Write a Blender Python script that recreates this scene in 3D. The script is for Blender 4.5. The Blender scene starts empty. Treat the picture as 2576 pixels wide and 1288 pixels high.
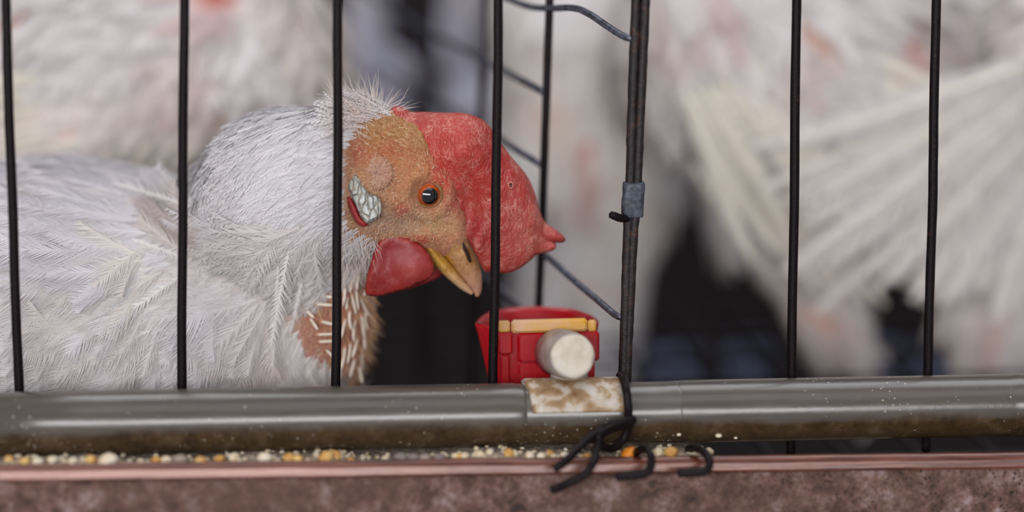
import bpy, math, random
import numpy as np
from mathutils import Matrix, Vector
from mathutils.geometry import delaunay_2d_cdt

# ------------------------------------------------------------------ camera, light, exposure
SC = bpy.context.scene
COL = SC.collection
rng = np.random.default_rng(7)
random.seed(7)
FPX, DIST = 6440.0, 0.92
YAW, PITCH, ROLL = math.radians(5.5), math.radians(10.0), math.radians(-0.26)
fwd = np.array([math.sin(YAW) * math.cos(PITCH), math.cos(YAW) * math.cos(PITCH), -math.sin(PITCH)])
rgt = np.array([math.cos(YAW), -math.sin(YAW), 0.0])
upv = np.cross(rgt, fwd)
rgt, upv = (math.cos(ROLL) * rgt + math.sin(ROLL) * upv, math.cos(ROLL) * upv - math.sin(ROLL) * rgt)
CAM = -fwd * DIST
cam_data = bpy.data.cameras.new('camera')
cam = bpy.data.objects.new('camera', cam_data); COL.objects.link(cam)
cam.matrix_world = Matrix(((rgt[0], upv[0], -fwd[0], CAM[0]), (rgt[1], upv[1], -fwd[1], CAM[1]),
                           (rgt[2], upv[2], -fwd[2], CAM[2]), (0, 0, 0, 1)))
cam_data.sensor_width = 36.0
cam_data.lens = FPX / 2576 * 36
cam_data.clip_start = 0.05
cam_data.dof.use_dof = True
cam_data.dof.focus_distance = DIST + 0.006
cam_data.dof.aperture_fstop = 2.2
SC.camera = cam

world = bpy.data.worlds.new('world'); SC.world = world
world.use_nodes = True
wb = world.node_tree.nodes['Background']
wb.inputs['Color'].default_value = (0.86, 0.85, 0.96, 1)
wb.inputs['Strength'].default_value = 0.36


def area(name, loc, target, sx, sy, power, color):
    l = bpy.data.lights.new(name, 'AREA'); l.shape = 'RECTANGLE'; l.size = sx; l.size_y = sy
    l.energy = power; l.color = color
    o = bpy.data.objects.new(name, l); COL.objects.link(o); o.location = loc
    o.rotation_euler = (Vector(target) - Vector(loc)).to_track_quat('-Z', 'Y').to_euler()
    return o


# the open side of the barn behind the photographer, and an unseen soft light added overhead
area('barn_opening_light', (-0.7, -2.6, 0.52), (0, 0.1, 0), 3.4, 0.65, 68, (1.0, 0.975, 0.975))
area('overhead_fill_light', (0.10, -1.0, 1.8), (0.12, 0.2, 0), 2.4, 0.9, 6, (0.95, 0.95, 1.0))

area('rear_fill_light', (0.15, 0.55, 1.5), (0.12, 0.4, 0), 2.0, 0.8, 15, (0.95, 0.96, 1.0))  # unseen fill light above, added to brighten the hens at the back

vs = SC.view_settings
vs.view_transform = 'Standard'; vs.look = 'None'; vs.gamma = 1.0; vs.use_curve_mapping = False
vs.exposure = 0.0
cy = SC.cycles
cy.max_bounces = 5; cy.diffuse_bounces = 2; cy.glossy_bounces = 2; cy.transmission_bounces = 2
cy.adaptive_threshold = 0.04; cy.caustics_reflective = False; cy.caustics_refractive = False


# ------------------------------------------------------------------ helpers
def P(px, py, ymm=0.0):
    """world point seen at photo pixel (px, py) on the upright plane y = ymm millimetres"""
    d = fwd * FPX + rgt * (px - 1288.0) - upv * (py - 644.0)
    t = (ymm / 1000.0 - CAM[1]) / d[1]
    return CAM + d * t


def proj(v):
    r = np.asarray(v) - CAM
    z = r @ fwd
    return 1288 + FPX * (r @ rgt) / z, 644 - FPX * (r @ upv) / z


def lin(c):
    c = np.asarray(c, float) / 255.0
    return np.where(c <= 0.04045, c / 12.92, ((c + 0.055) / 1.055) ** 2.4)


def rgba(c, k=1.0):
    a = np.clip(lin(c) * k, 0, 1)
    return (float(a[0]), float(a[1]), float(a[2]), 1.0)


def root_loc(p):
    loc = Vector((0, 0, 0))
    while p is not None:
        loc += p.location; p = p.parent
    return np.array(loc)


def empty(name, loc):
    o = bpy.data.objects.new(name, None); COL.objects.link(o); o.location = Vector(loc)
    o.empty_display_size = 0.02
    return o


def tag(o, label=None, cat=None, group=None, kind=None):
    if label: o['label'] = label
    if cat: o['category'] = cat
    if group: o['group'] = group
    if kind: o['kind'] = kind
    return o


def add(name, v, f, mat, parent=None, smooth=True, col=None, nrm=None):
    """link one mesh; v in world coordinates"""
    v = np.asarray(v, dtype=np.float64)
    if parent is None:
        base = np.array([(v[:, 0].min() + v[:, 0].max()) / 2, (v[:, 1].min() + v[:, 1].max()) / 2, v[:, 2].min()])
    else:
        base = root_loc(parent)
    me = bpy.data.meshes.new(name)
    vv = (v - base).astype(np.float32)
    if isinstance(f, np.ndarray):
        k = f.shape[1]; n = len(f)
        me.vertices.add(len(vv)); me.vertices.foreach_set('co', vv.ravel())
        me.loops.add(n * k); me.loops.foreach_set('vertex_index', f.astype(np.int32).ravel())
        me.polygons.add(n)
        me.polygons.foreach_set('loop_start', (np.arange(n) * k).astype(np.int32))
        me.update(calc_edges=True)
    else:
        me.from_pydata(vv.tolist(), [], [list(map(int, q)) for q in f])
        me.update()
    if smooth:
        me.polygons.foreach_set('use_smooth', np.ones(len(me.polygons), dtype=bool))
    if col is not None:
        a = me.color_attributes.new('col', 'FLOAT_COLOR', 'POINT')
        c4 = np.ones((len(vv), 4), np.float32); c4[:, :col.shape[1]] = col
        a.data.foreach_set('color', c4.ravel())
    if nrm is not None:
        me.normals_split_custom_set_from_vertices(nrm.astype(np.float32).tolist())
    me.materials.append(mat)
    o = bpy.data.objects.new(name, me); COL.objects.link(o)
    if parent is None:
        o.location = Vector(base)
    else:
        o.parent = parent
    return o


def catmull(pts, n=8, closed=False):
    p = np.asarray(pts, float); m = len(p); out = []
    segs = m if closed else m - 1
    for i in range(segs):
        if closed:
            a, b, c, d = p[(i - 1) % m], p[i], p[(i + 1) % m], p[(i + 2) % m]
        else:
            a, b, c, d = p[max(i - 1, 0)], p[i], p[i + 1], p[min(i + 2, m - 1)]
        for k in range(n):
            t = k / n
            out.append(0.5 * ((2 * b) + (-a + c) * t + (2 * a - 5 * b + 4 * c - d) * t * t + (-a + 3 * b - 3 * c + d) * t ** 3))
    if not closed: out.append(p[-1])
    return np.array(out)


def tube(pts, r, seg=10, caps=True, jitter=0.0):
    """tube mesh along world points; r scalar or array"""
    p = np.asarray(pts, float); n = len(p)
    r = np.full(n, r) if np.isscalar(r) else np.asarray(r, float)
    t = np.gradient(p, axis=0); t /= np.linalg.norm(t, axis=1)[:, None] + 1e-12
    ref = np.array([0.0, 1.0, 0.0])
    if abs(t[0] @ ref) > 0.9: ref = np.array([1.0, 0, 0])
    nn = np.zeros_like(p); cur = ref - t[0] * (ref @ t[0])
    for i in range(n):
        cur = cur - t[i] * (cur @ t[i]); cur /= np.linalg.norm(cur) + 1e-12; nn[i] = cur
    bb = np.cross(t, nn)
    a = np.linspace(0, 2 * math.pi, seg, endpoint=False)
    rr = r[:, None] * (1 + (rng.uniform(-jitter, jitter, (n, seg)) if jitter else 0))
    v = p[:, None, :] + rr[:, :, None] * (np.cos(a)[None, :, None] * nn[:, None, :] + np.sin(a)[None, :, None] * bb[:, None, :])
    v = v.reshape(-1, 3); f = []
    for i in range(n - 1):
        for j in range(seg):
            k = (j + 1) % seg
            f.append((i * seg + j, i * seg + k, (i + 1) * seg + k, (i + 1) * seg + j))
    if caps:
        # rounded ends
        v = np.vstack([v, p[0] - t[0] * r[0] * 0.5, p[-1] + t[-1] * r[-1] * 0.5]); c0 = n * seg
        for j in range(seg):
            k = (j + 1) % seg
            f.append((c0, k, j)); f.append((c0 + 1, (n - 1) * seg + j, (n - 1) * seg + k))
    return v, f


def merge(*parts):
    vs_, fs_, o = [], [], 0
    for v, f in parts:
        vs_.append(np.asarray(v)); fs_ += [tuple(i + o for i in q) for q in f]; o += len(v)
    return np.vstack(vs_), fs_


def box(cx, cy, cz, sx, sy, sz, bev=0.0):
    """bevelled box; half sizes"""
    b = min(bev, sx * .9, sy * .9, sz * .9)
    if b <= 0:
        v = np.array([(cx + i * sx, cy + j * sy, cz + k * sz) for i in (-1, 1) for j in (-1, 1) for k in (-1, 1)])
        return v, [(0, 1, 3, 2), (4, 6, 7, 5), (0, 4, 5, 1), (2, 3, 7, 6), (0, 2, 6, 4), (1, 5, 7, 3)]
    # octagon profile extruded along y with inset end faces
    prof = [(-sx + b, -sz), (sx - b, -sz), (sx, -sz + b), (sx, sz - b), (sx - b, sz), (-sx + b, sz), (-sx, sz - b), (-sx, -sz + b)]
    v = []
    for yy, ins in ((-sy, b), (-sy + b, 0), (sy - b, 0), (sy, b)):
        for (x, z) in prof:
            fx = (sx - ins) / sx; fz = (sz - ins) / sz
            v.append((cx + x * fx, cy + yy, cz + z * fz))
    f = [tuple(range(7, -1, -1)), tuple(range(24, 32))]
    for i in range(3):
        for j in range(8):
            k = (j + 1) % 8
            f.append((i * 8 + j, i * 8 + k, (i + 1) * 8 + k, (i + 1) * 8 + j))
    return np.array(v), f


def loft(rings, cap=True):
    """rings: list of (m,3) arrays"""
    m = len(rings[0]); v = np.vstack(rings); f = []
    for i in range(len(rings) - 1):
        for j in range(m):
            k = (j + 1) % m
            f.append((i * m + j, i * m + k, (i + 1) * m + k, (i + 1) * m + j))
    if cap:
        v = np.vstack([v, rings[0].mean(0), rings[-1].mean(0)]); c = len(rings) * m
        for j in range(m):
            k = (j + 1) % m
            f.append((c, k, j)); f.append((c + 1, (len(rings) - 1) * m + j, (len(rings) - 1) * m + k))
    return v, f


def vnoise(p, scale, seed=0):
    """smooth value noise in [0,1] on (n,3)"""
    q = np.asarray(p) * scale
    i = np.floor(q).astype(np.int64); fr = q - i; fr = fr * fr * (3 - 2 * fr)
    def h(ix, iy, iz):
        n = (ix * 374761393 + iy * 668265263 + iz * 2147483647 + seed * 1013904223) & 0x7fffffff
        n = ((n ^ (n >> 13)) * 1274126177) & 0x7fffffff
        return ((n ^ (n >> 16)) & 0xffff) / 65535.0
    x, y, z = i[:, 0], i[:, 1], i[:, 2]; fx, fy, fz = fr[:, 0], fr[:, 1], fr[:, 2]
    def l(a, b, t): return a + (b - a) * t
    return l(l(l(h(x, y, z), h(x + 1, y, z), fx), l(h(x, y + 1, z), h(x + 1, y + 1, z), fx), fy),
             l(l(h(x, y, z + 1), h(x + 1, y, z + 1), fx), l(h(x, y + 1, z + 1), h(x + 1, y + 1, z + 1), fx), fy), fz)


# ---- implicit bodies: smooth union of ellipsoids and round cones, meshed with surface nets
def ell(px, py, y, rx, rz, ry, rot=0.0):
    return ('e', P(px, py, y), rx / 1000, rz / 1000, ry / 1000, math.radians(rot))


def cone(a, ra, b, rb, q=1.0):
    return ('c', P(*a), ra / 1000, P(*b), rb / 1000, q)


def sdf(prims, X, Y, Z, k):
    d = None
    for p in prims:
        if p[0] == 'e':
            c = p[1]; x, y, z = X - c[0], Y - c[1], Z - c[2]
            ca, sa = math.cos(p[5]), math.sin(p[5])
            xr, zr = x * ca + z * sa, -x * sa + z * ca
            k0 = np.sqrt((xr / p[2]) ** 2 + (zr / p[3]) ** 2 + (y / p[4]) ** 2)
            e = (k0 - 1) * min(p[2], p[3], p[4]) * (0.5 + 0.5 * np.minimum(k0, 2))
        else:
            a, ra, b, rb, q = p[1:]
            ab = b - a; L = float(ab @ ab)
            x, y, z = X - a[0], Y - a[1], Z - a[2]
            t = np.clip((x * ab[0] + y * ab[1] + z * ab[2]) / L, 0, 1)
            e = np.sqrt((x - t * ab[0]) ** 2 + ((y - t * ab[1]) / q) ** 2 + (z - t * ab[2]) ** 2) - (ra + (rb - ra) * t)
        e = e.astype(np.float32)
        if d is None: d = e
        else:
            h = np.clip(0.5 + 0.5 * (d - e) / k, 0, 1)
            d = d + (e - d) * h - k * h * (1 - h)
    return d


def surface_net(prims, h, k, pad=0.006):
    lo, hi = np.full(3, 9.0), np.full(3, -9.0)
    for p in prims:
        if p[0] == 'e':
            r = max(p[2], p[3]); e = np.array([r, p[4], r]); cs = [(p[1], e)]
        else:
            cs = [(p[1], np.full(3, p[2])), (p[3], np.full(3, p[4]))]
        for c, e in cs:
            lo = np.minimum(lo, c - e); hi = np.maximum(hi, c + e)
    lo -= pad; hi += pad
    n = np.ceil((hi - lo) / h).astype(int) + 1
    ax = [(lo[i] + np.arange(n[i]) * h).astype(np.float32) for i in range(3)]
    D = sdf(prims, ax[0][:, None, None], ax[1][None, :, None], ax[2][None, None, :], k)
    D = np.broadcast_to(D, n)
    S = D < 0
    cs = [S[i:n[0] - 1 + i, j:n[1] - 1 + j, l:n[2] - 1 + l] for i in (0, 1) for j in (0, 1) for l in (0, 1)]
    tot = sum(c.astype(np.int8) for c in cs)
    act = np.argwhere((tot > 0) & (tot < 8))
    idx = np.full(n - 1, -1, np.int64); idx[tuple(act.T)] = np.arange(len(act))
    acc = np.zeros((len(act), 3)); cnt = np.zeros(len(act))
    corners = [(i, j, l) for i in (0, 1) for j in (0, 1) for l in (0, 1)]
    for a in range(8):
        for b in range(a + 1, 8):
            ca, cb = np.array(corners[a]), np.array(corners[b])
            if np.abs(ca - cb).sum() != 1: continue
            da = D[tuple((act + ca).T)]; db = D[tuple((act + cb).T)]
            m = (da < 0) != (db < 0)
            t = np.where(m, da / np.where(m, da - db, 1), 0)
            acc += np.where(m[:, None], ca + (cb - ca) * t[:, None], 0); cnt += m
    v = lo + (act + acc / cnt[:, None]) * h
    faces = []
    for axi in range(3):
        o1, o2 = [(1, 2), (2, 0), (0, 1)][axi]
        sl0 = [slice(1, n[i] - 1) for i in range(3)]; sl1 = list(sl0)
        sl0[axi] = slice(0, n[axi] - 1); sl1[axi] = slice(1, n[axi])
        A, B = S[tuple(sl0)], S[tuple(sl1)]
        e = np.argwhere(A != B); inside = A[tuple(e.T)]
        off = np.ones(3, int); off[axi] = 0; e = e + off
        u1 = np.zeros(3, int); u1[o1] = 1; u2 = np.zeros(3, int); u2[o2] = 1
        q = np.stack([idx[tuple((e - u1 - u2).T)], idx[tuple((e - u2).T)], idx[tuple(e.T)], idx[tuple((e - u1).T)]], 1)
        q = np.where(inside[:, None], q, q[:, ::-1])
        faces.append(q)
    f = np.vstack(faces)
    # normals from the gradient
    eps = h * 0.5
    def ev(o): return sdf(prims, v[:, 0] + o[0], v[:, 1] + o[1], v[:, 2] + o[2], k)
    g = np.stack([ev((eps, 0, 0)) - ev((-eps, 0, 0)), ev((0, eps, 0)) - ev((0, -eps, 0)), ev((0, 0, eps)) - ev((0, 0, -eps))], 1)
    g /= np.linalg.norm(g, axis=1)[:, None] + 1e-12
    return v, f, g


def poly_inside(poly, q):
    x, y = q[:, 0], q[:, 1]; ins = np.zeros(len(q), bool)
    j = len(poly) - 1
    for i in range(len(poly)):
        xi, yi = poly[i]; xj, yj = poly[j]
        c = ((yi > y) != (yj > y)) & (x < (xj - xi) * (y - yi) / (yj - yi + 1e-12) + xi)
        ins ^= c; j = i
    return ins


def poly_dist(poly, q):
    a = poly; b = np.roll(poly, -1, 0); d = np.full(len(q), 1e9)
    for s, e in zip(a, b):
        ab = e - s; t = np.clip(((q - s) @ ab) / (ab @ ab + 1e-12), 0, 1)
        d = np.minimum(d, np.linalg.norm(q - s - t[:, None] * ab, axis=1))
    return d


def inflate(outline, h, T, R, ymid, nsm=5, wob=None, power=0.5):
    """a fleshy plate: outline in photo pixels at depth ymid(uv) mm; half thickness T mm reached R px inside the edge.
    Returns verts, faces, uv per vertex, side flag, edge distance"""
    poly = catmull(outline, nsm, True)
    lo, hi = poly.min(0), poly.max(0)
    gx, gy = np.meshgrid(np.arange(lo[0], hi[0], h), np.arange(lo[1], hi[1], h * 0.87))
    gx = gx + (np.arange(gx.shape[0])[:, None] % 2) * h * 0.5
    q = np.stack([gx.ravel(), gy.ravel()], 1)
    q = q[poly_inside(poly, q)]
    q = q[poly_dist(poly, q) > h * 0.6]
    allp = np.vstack([poly, q]); nb = len(poly)
    ov, _, of, _, _, _ = delaunay_2d_cdt([Vector((float(a), float(b))) for a, b in allp], [], [list(range(nb))], 1, 1e-6)
    uv = np.array([(p.x, p.y) for p in ov]); d = poly_dist(poly, uv)
    d[d < 1e-3] = 0
    t = T * np.clip(1 - (1 - np.minimum(d / R, 1)) ** 2, 0, 1) ** power
    y0 = ymid(uv)
    if wob is not None: wf = wob(uv)
    else: wf = 0
    front = np.array([P(a, b, c) for (a, b), c in zip(uv, y0 - t - wf * (d > 0))])
    back = np.array([P(a, b, c) for (a, b), c in zip(uv, y0 + t + wf * 0)])
    n = len(uv); v = np.vstack([front, back]); f = []
    rim = d == 0
    for tri in of:
        tri = list(tri)
        p0, p1, p2 = uv[tri[0]], uv[tri[1]], uv[tri[2]]
        if np.cross(p1 - p0, p2 - p0) < 0: tri = tri[::-1]
        f.append(tuple(tri))
        bk = [i if rim[i] else i + n for i in tri][::-1]
        f.append(tuple(bk))
    return v, f, np.vstack([uv, uv]), np.r_[np.ones(n), -np.ones(n)], np.r_[d, d]


# ------------------------------------------------------------------ materials
class NT:
    def __init__(s, name):
        s.m = bpy.data.materials.new(name); s.m.use_nodes = True
        s.t = s.m.node_tree; s.b = s.t.nodes['Principled BSDF']; s.out = s.t.nodes['Material Output']
        s.tc = s.t.nodes.new('ShaderNodeTexCoord')

    def n(s, typ, **kw):
        nd = s.t.nodes.new(typ)
        for k, v in kw.items():
            if hasattr(nd, k): setattr(nd, k, v)
            else: nd.inputs[k.replace('_', ' ')].default_value = v
        return nd

    def l(s, a, b): s.t.links.new(a, b)

    def mapping(s, scale=(1, 1, 1), coord='Object', rot=(0, 0, 0)):
        mp = s.n('ShaderNodeMapping'); mp.inputs['Scale'].default_value = scale
        mp.inputs['Rotation'].default_value = rot
        s.l(s.tc.outputs[coord], mp.inputs['Vector']); return mp.outputs[0]

    def noise(s, scale, detail=4, rough=0.55, vec=None, dist=0.0):
        nd = s.n('ShaderNodeTexNoise'); nd.inputs['Scale'].default_value = scale
        nd.inputs['Detail'].default_value = detail; nd.inputs['Roughness'].default_value = rough
        nd.inputs['Distortion'].default_value = dist
        s.l(vec or s.tc.outputs['Object'], nd.inputs['Vector']); return nd.outputs['Fac']

    def voro(s, scale, feature='F1', vec=None, rand=1.0):
        nd = s.n('ShaderNodeTexVoronoi'); nd.feature = feature; nd.inputs['Scale'].default_value = scale
        nd.inputs['Randomness'].default_value = rand
        s.l(vec or s.tc.outputs['Object'], nd.inputs['Vector']); return nd.outputs['Distance']

    def ramp(s, fac, stops, interp='LINEAR'):
        nd = s.n('ShaderNodeValToRGB'); cr = nd.color_ramp; cr.interpolation = interp
        while len(cr.elements) < len(stops): cr.elements.new(0.5)
        for e, (p, c) in zip(cr.elements, stops):
            e.position = p; e.color = c if len(c) == 4 else (*c, 1)
        s.l(fac, nd.inputs[0]); return nd.outputs[0]

    def mix(s, a, b, fac, mode='MIX'):
        nd = s.n('ShaderNodeMix'); nd.data_type = 'RGBA'; nd.blend_type = mode
        for sock, val in ((nd.inputs['Factor'], fac), (nd.inputs['A'], a), (nd.inputs['B'], b)):
            pass
        ins = [i for i in nd.inputs if i.enabled]
        def setv(i, v):
            if hasattr(v, 'links') or isinstance(v, bpy.types.NodeSocket): s.l(v, i)
            else: i.default_value = v
        setv(ins[0], fac); setv(ins[1], a); setv(ins[2], b)
        return [o for o in nd.outputs if o.enabled][0]

    def math(s, op, a, b=0.0):
        nd = s.n('ShaderNodeMath'); nd.operation = op
        for i, v in ((0, a), (1, b)):
            if isinstance(v, bpy.types.NodeSocket): s.l(v, nd.inputs[i])
            else: nd.inputs[i].default_value = v
        return nd.outputs[0]

    def bump(s, h, strength=0.4, dist=0.0005):
        nd = s.n('ShaderNodeBump'); nd.inputs['Strength'].default_value = strength
        nd.inputs['Distance'].default_value = dist
        s.l(h, nd.inputs['Height']); s.l(nd.outputs[0], s.b.inputs['Normal']); return nd

    def attr(s, name='col'):
        nd = s.n('ShaderNodeAttribute'); nd.attribute_name = name; return nd.outputs['Color']

    def color(s, v):
        if isinstance(v, bpy.types.NodeSocket): s.l(v, s.b.inputs['Base Color'])
        else: s.b.inputs['Base Color'].default_value = v
        return s

    def set(s, **kw):
        for k, v in kw.items():
            s.b.inputs[k.replace('_', ' ')].default_value = v
        return s


BW = [(0, (0, 0, 0, 1)), (1, (1, 1, 1, 1))]


def m_bar():
    t = NT('dark_painted_wire'); s = t.noise(900, 3)
    c = t.ramp(s, [(0.30, rgba((15, 9, 11))), (0.64, rgba((21, 13, 15))), (0.80, rgba((58, 50, 52)))])
    r = t.noise(160, 5, 0.7)
    c = t.mix(c, rgba((74, 44, 32)), t.ramp(r, [(0.64, (0, 0, 0, 1)), (0.76, (.7, .7, .7, 1))]))
    t.color(c).set(Roughness=0.45, Specular_IOR_Level=0.15); t.bump(s, 0.3, 0.0002); return t.m


def m_post():
    t = NT('rusty_dark_wire'); s = t.noise(260, 6, 0.7)
    c = t.ramp(s, [(0.35, rgba((22, 17, 19))), (0.55, rgba((34, 25, 25))), (0.66, rgba((72, 44, 32))), (0.8, rgba((62, 66, 76)))])
    t.color(c).set(Roughness=0.5, Metallic=0.2); t.bump(s, 0.8, 0.0006); return t.m


def m_cross():
    t = NT('galvanised_wire'); s = t.noise(420, 4)
    c = t.ramp(s, [(0.3, rgba((44, 44, 50))), (0.7, rgba((110, 114, 128)))])
    t.color(c).set(Roughness=0.36, Metallic=0.55); t.bump(s, 0.3, 0.0003); return t.m


def m_pipe(base=(84, 78, 71), stain=True, name='grey_plastic_pipe'):
    t = NT(name)
    v = t.mapping((6, 60, 60)); s = t.noise(9, 4, 0.6, v)
    c = t.ramp(s, [(0.3, rgba(base, .82)), (0.7, rgba(base, 1.08))])
    geo = t.n('ShaderNodeNewGeometry')
    sep = t.n('ShaderNodeSeparateXYZ'); t.l(geo.outputs['Normal'], sep.inputs[0])
    if stain:
        # brown algae clinging to the underside of the pipe with a ragged upper edge
        e = t.noise(70, 6, 0.65); e2 = t.noise(16, 3)
        h = t.math('ADD', sep.outputs['Z'], t.math('MULTIPLY', t.math('SUBTRACT', e, 0.5), 0.55))
        h = t.math('ADD', h, t.math('MULTIPLY', t.math('SUBTRACT', e2, 0.5), 0.5))
        msk = t.ramp(h, [(0.0, (1, 1, 1, 1)), (0.0001, (1, 1, 1, 1))])
        mr = t.n('ShaderNodeMapRange'); mr.inputs['From Min'].default_value = 0.03; mr.inputs['From Max'].default_value = -0.16
        t.l(h, mr.inputs['Value'])
        br = t.ramp(t.noise(130, 5, 0.7), [(0.3, rgba((44, 32, 20))), (0.55, rgba((72, 56, 36))), (0.75, rgba((96, 82, 62)))])
        c = t.mix(c, br, mr.outputs[0])
    # rust coloured drips and dust specks
    d = t.ramp(t.noise(38, 5, 0.7), [(0.66, (0, 0, 0, 1)), (0.74, (1, 1, 1, 1))])
    c = t.mix(c, rgba((96, 72, 48)), t.math('MULTIPLY', d, 0.55))
    sp = t.ramp(t.voro(420), [(0.10, (1, 1, 1, 1)), (0.17, (0, 0, 0, 1))])
    sp2 = t.ramp(t.noise(60, 2), [(0.52, (0, 0, 0, 1)), (0.62, (1, 1, 1, 1))])
    c = t.mix(c, rgba((176, 170, 160)), t.math('MULTIPLY', sp, sp2))
    t.color(c); t.set(Specular_IOR_Level=0.7)
    rr = t.ramp(s, [(0.2, (0.20, 0.20, 0.20, 1)), (0.8, (0.27, 0.27, 0.27, 1))]); t.l(rr, t.b.inputs['Roughness'])
    t.bump(t.noise(300, 3), 0.12, 0.0004); return t.m


def m_saddle():
    t = NT('stained_white_plastic'); s = t.noise(95, 6, 0.62, None, 0.6)
    c = t.ramp(s, [(0.36, rgba((196, 188, 178))), (0.46, rgba((182, 168, 150))), (0.51, rgba((156, 128, 92))), (0.64, rgba((116, 84, 50)))])
    t.color(c).set(Roughness=0.45); t.bump(s, 0.2, 0.0004); return t.m


def m_plug():
    t = NT('chalky_white_plastic'); s = t.noise(180, 5, 0.6)
    c = t.ramp(s, [(0.3, rgba((182, 172, 152))), (0.6, rgba((206, 198, 182))), (0.75, rgba((190, 190, 192)))])
    t.color(c).set(Roughness=0.6); t.bump(s, 0.25, 0.0004); return t.m


def m_plug_side():
    t = NT('grimy_white_plastic'); s = t.noise(60, 5, 0.65)
    c = t.ramp(s, [(0.35, rgba((186, 182, 178))), (0.55, rgba((160, 148, 136))), (0.72, rgba((128, 102, 82)))])
    t.color(c).set(Roughness=0.35); return t.m


def m_red():
    t = NT('red_plastic'); s = t.noise(110, 5, 0.7)
    c = t.ramp(s, [(0.35, rgba((176, 14, 24))), (0.6, rgba((160, 10, 24))), (0.8, rgba((150, 52, 56)))])
    t.color(c).set(Roughness=0.3, Coat_Weight=0.2); t.bump(s, 0.1, 0.0003); return t.m


def m_yellow():
    t = NT('yellow_plastic_band'); s = t.noise(55, 5, 0.6)
    c = t.ramp(s, [(0.36, rgba((206, 152, 22))), (0.47, rgba((206, 158, 90))), (0.60, rgba((206, 166, 134)))])
    t.color(c).set(Roughness=0.4); return t.m


def m_copper():
    t = NT('worn_copper_rim_painted_highlight')
    v = t.mapping((1.2, 60, 60)); s = t.noise(30, 5, 0.65, v); s2 = t.noise(16, 5, 0.65)
    c = t.ramp(s, [(0.32, rgba((46, 20, 14))), (0.5, rgba((92, 46, 30))), (0.7, rgba((140, 84, 60)))])
    # window highlight painted pale pink into the worn outer face, towards the left
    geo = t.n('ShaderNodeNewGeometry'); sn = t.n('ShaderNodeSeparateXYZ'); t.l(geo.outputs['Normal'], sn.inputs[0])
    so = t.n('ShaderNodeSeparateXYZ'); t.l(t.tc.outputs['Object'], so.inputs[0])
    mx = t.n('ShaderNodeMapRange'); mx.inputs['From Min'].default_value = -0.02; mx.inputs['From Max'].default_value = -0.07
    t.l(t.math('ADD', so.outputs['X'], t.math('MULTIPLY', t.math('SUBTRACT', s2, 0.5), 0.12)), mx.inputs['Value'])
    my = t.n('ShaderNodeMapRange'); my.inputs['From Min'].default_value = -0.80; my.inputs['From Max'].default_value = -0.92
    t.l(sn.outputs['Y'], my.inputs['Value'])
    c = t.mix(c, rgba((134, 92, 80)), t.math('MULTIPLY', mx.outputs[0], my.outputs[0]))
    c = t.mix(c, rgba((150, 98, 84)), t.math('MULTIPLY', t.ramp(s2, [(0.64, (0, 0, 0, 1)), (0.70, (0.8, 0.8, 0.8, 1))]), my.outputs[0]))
    t.color(c).set(Roughness=0.22, Metallic=0.15, Specular_IOR_Level=0.7); t.bump(s, 0.2, 0.0003); return t.m


def m_trough():
    t = NT('pitted_brown_trough')
    a = t.noise(115, 8, 0.82); b = t.noise(22, 4, 0.6); vo = t.voro(620)
    c = t.ramp(a, [(0.36, rgba((30, 17, 13))), (0.46, rgba((84, 56, 44))), (0.55, rgba((118, 88, 77))), (0.66, rgba((160, 140, 140)))])
    c = t.mix(c, rgba((92, 64, 50)), t.ramp(b, [(0.42, (0, 0, 0, 1)), (0.62, (0.75, 0.75, 0.75, 1))]))
    pm = t.ramp(vo, [(0.18, (1, 1, 1, 1)), (0.34, (0, 0, 0, 1))])
    # pits with dirt in them, mostly towards one end of the trough
    sep = t.n('ShaderNodeSeparateXYZ'); t.l(t.tc.outputs['Object'], sep.inputs[0])
    mr = t.n('ShaderNodeMapRange'); mr.inputs['From Min'].default_value = 0.02; mr.inputs['From Max'].default_value = 0.14
    t.l(t.math('ADD', sep.outputs['X'], t.math('MULTIPLY', t.math('SUBTRACT', b, 0.5), 0.12)), mr.inputs['Value'])
    pm = t.math('MULTIPLY', pm, t.ramp(t.noise(90, 4, 0.6), [(0.42, (0, 0, 0, 1)), (0.58, (1, 1, 1, 1))]))
    pits = t.math('MULTIPLY', pm, t.math('ADD', t.math('MULTIPLY', mr.outputs[0], 0.8), 0.12))
    c = t.mix(c, rgba((38, 26, 28)), pits)
    t.color(c).set(Roughness=0.62)
    hgt = t.math('SUBTRACT', a, t.math('MULTIPLY', pits, 0.7)); t.bump(hgt, 0.9, 0.0008); return t.m


def m_feed():
    t = NT('ground_feed'); s = t.noise(700, 5, 0.7); b = t.voro(420)
    c = t.ramp(s, [(0.3, rgba((126, 108, 92))), (0.5, rgba((196, 178, 150))), (0.68, rgba((226, 214, 196)))])
    c = t.mix(c, rgba((120, 104, 104)), t.ramp(b, [(0.25, (0, 0, 0, 1)), (0.5, (0.5, 0.5, 0.5, 1))]))
    t.color(c).set(Roughness=0.85); t.bump(s, 0.8, 0.001); return t.m


def m_grain(name, c0, c1):
    t = NT(name); s = t.noise(500, 4, 0.6)
    t.color(t.ramp(s, [(0.35, rgba(c0)), (0.65, rgba(c1))])).set(Roughness=0.5, Subsurface_Weight=0.0)
    t.bump(s, 0.4, 0.0004); return t.m


def m_feather(name, trans=0.25, tint=(1, 1, 1)):
    t = NT(name); a = t.attr()
    t.color(a).set(Roughness=0.75, Specular_IOR_Level=0.25)
    tr = t.n('ShaderNodeBsdfTranslucent'); t.l(a, tr.inputs['Color'])
    mx = t.n('ShaderNodeMixShader'); mx.inputs[0].default_value = trans
    t.l(t.b.outputs[0], mx.inputs[1]); t.l(tr.outputs[0], mx.inputs[2]); t.l(mx.outputs[0], t.out.inputs[0])
    return t.m


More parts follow.
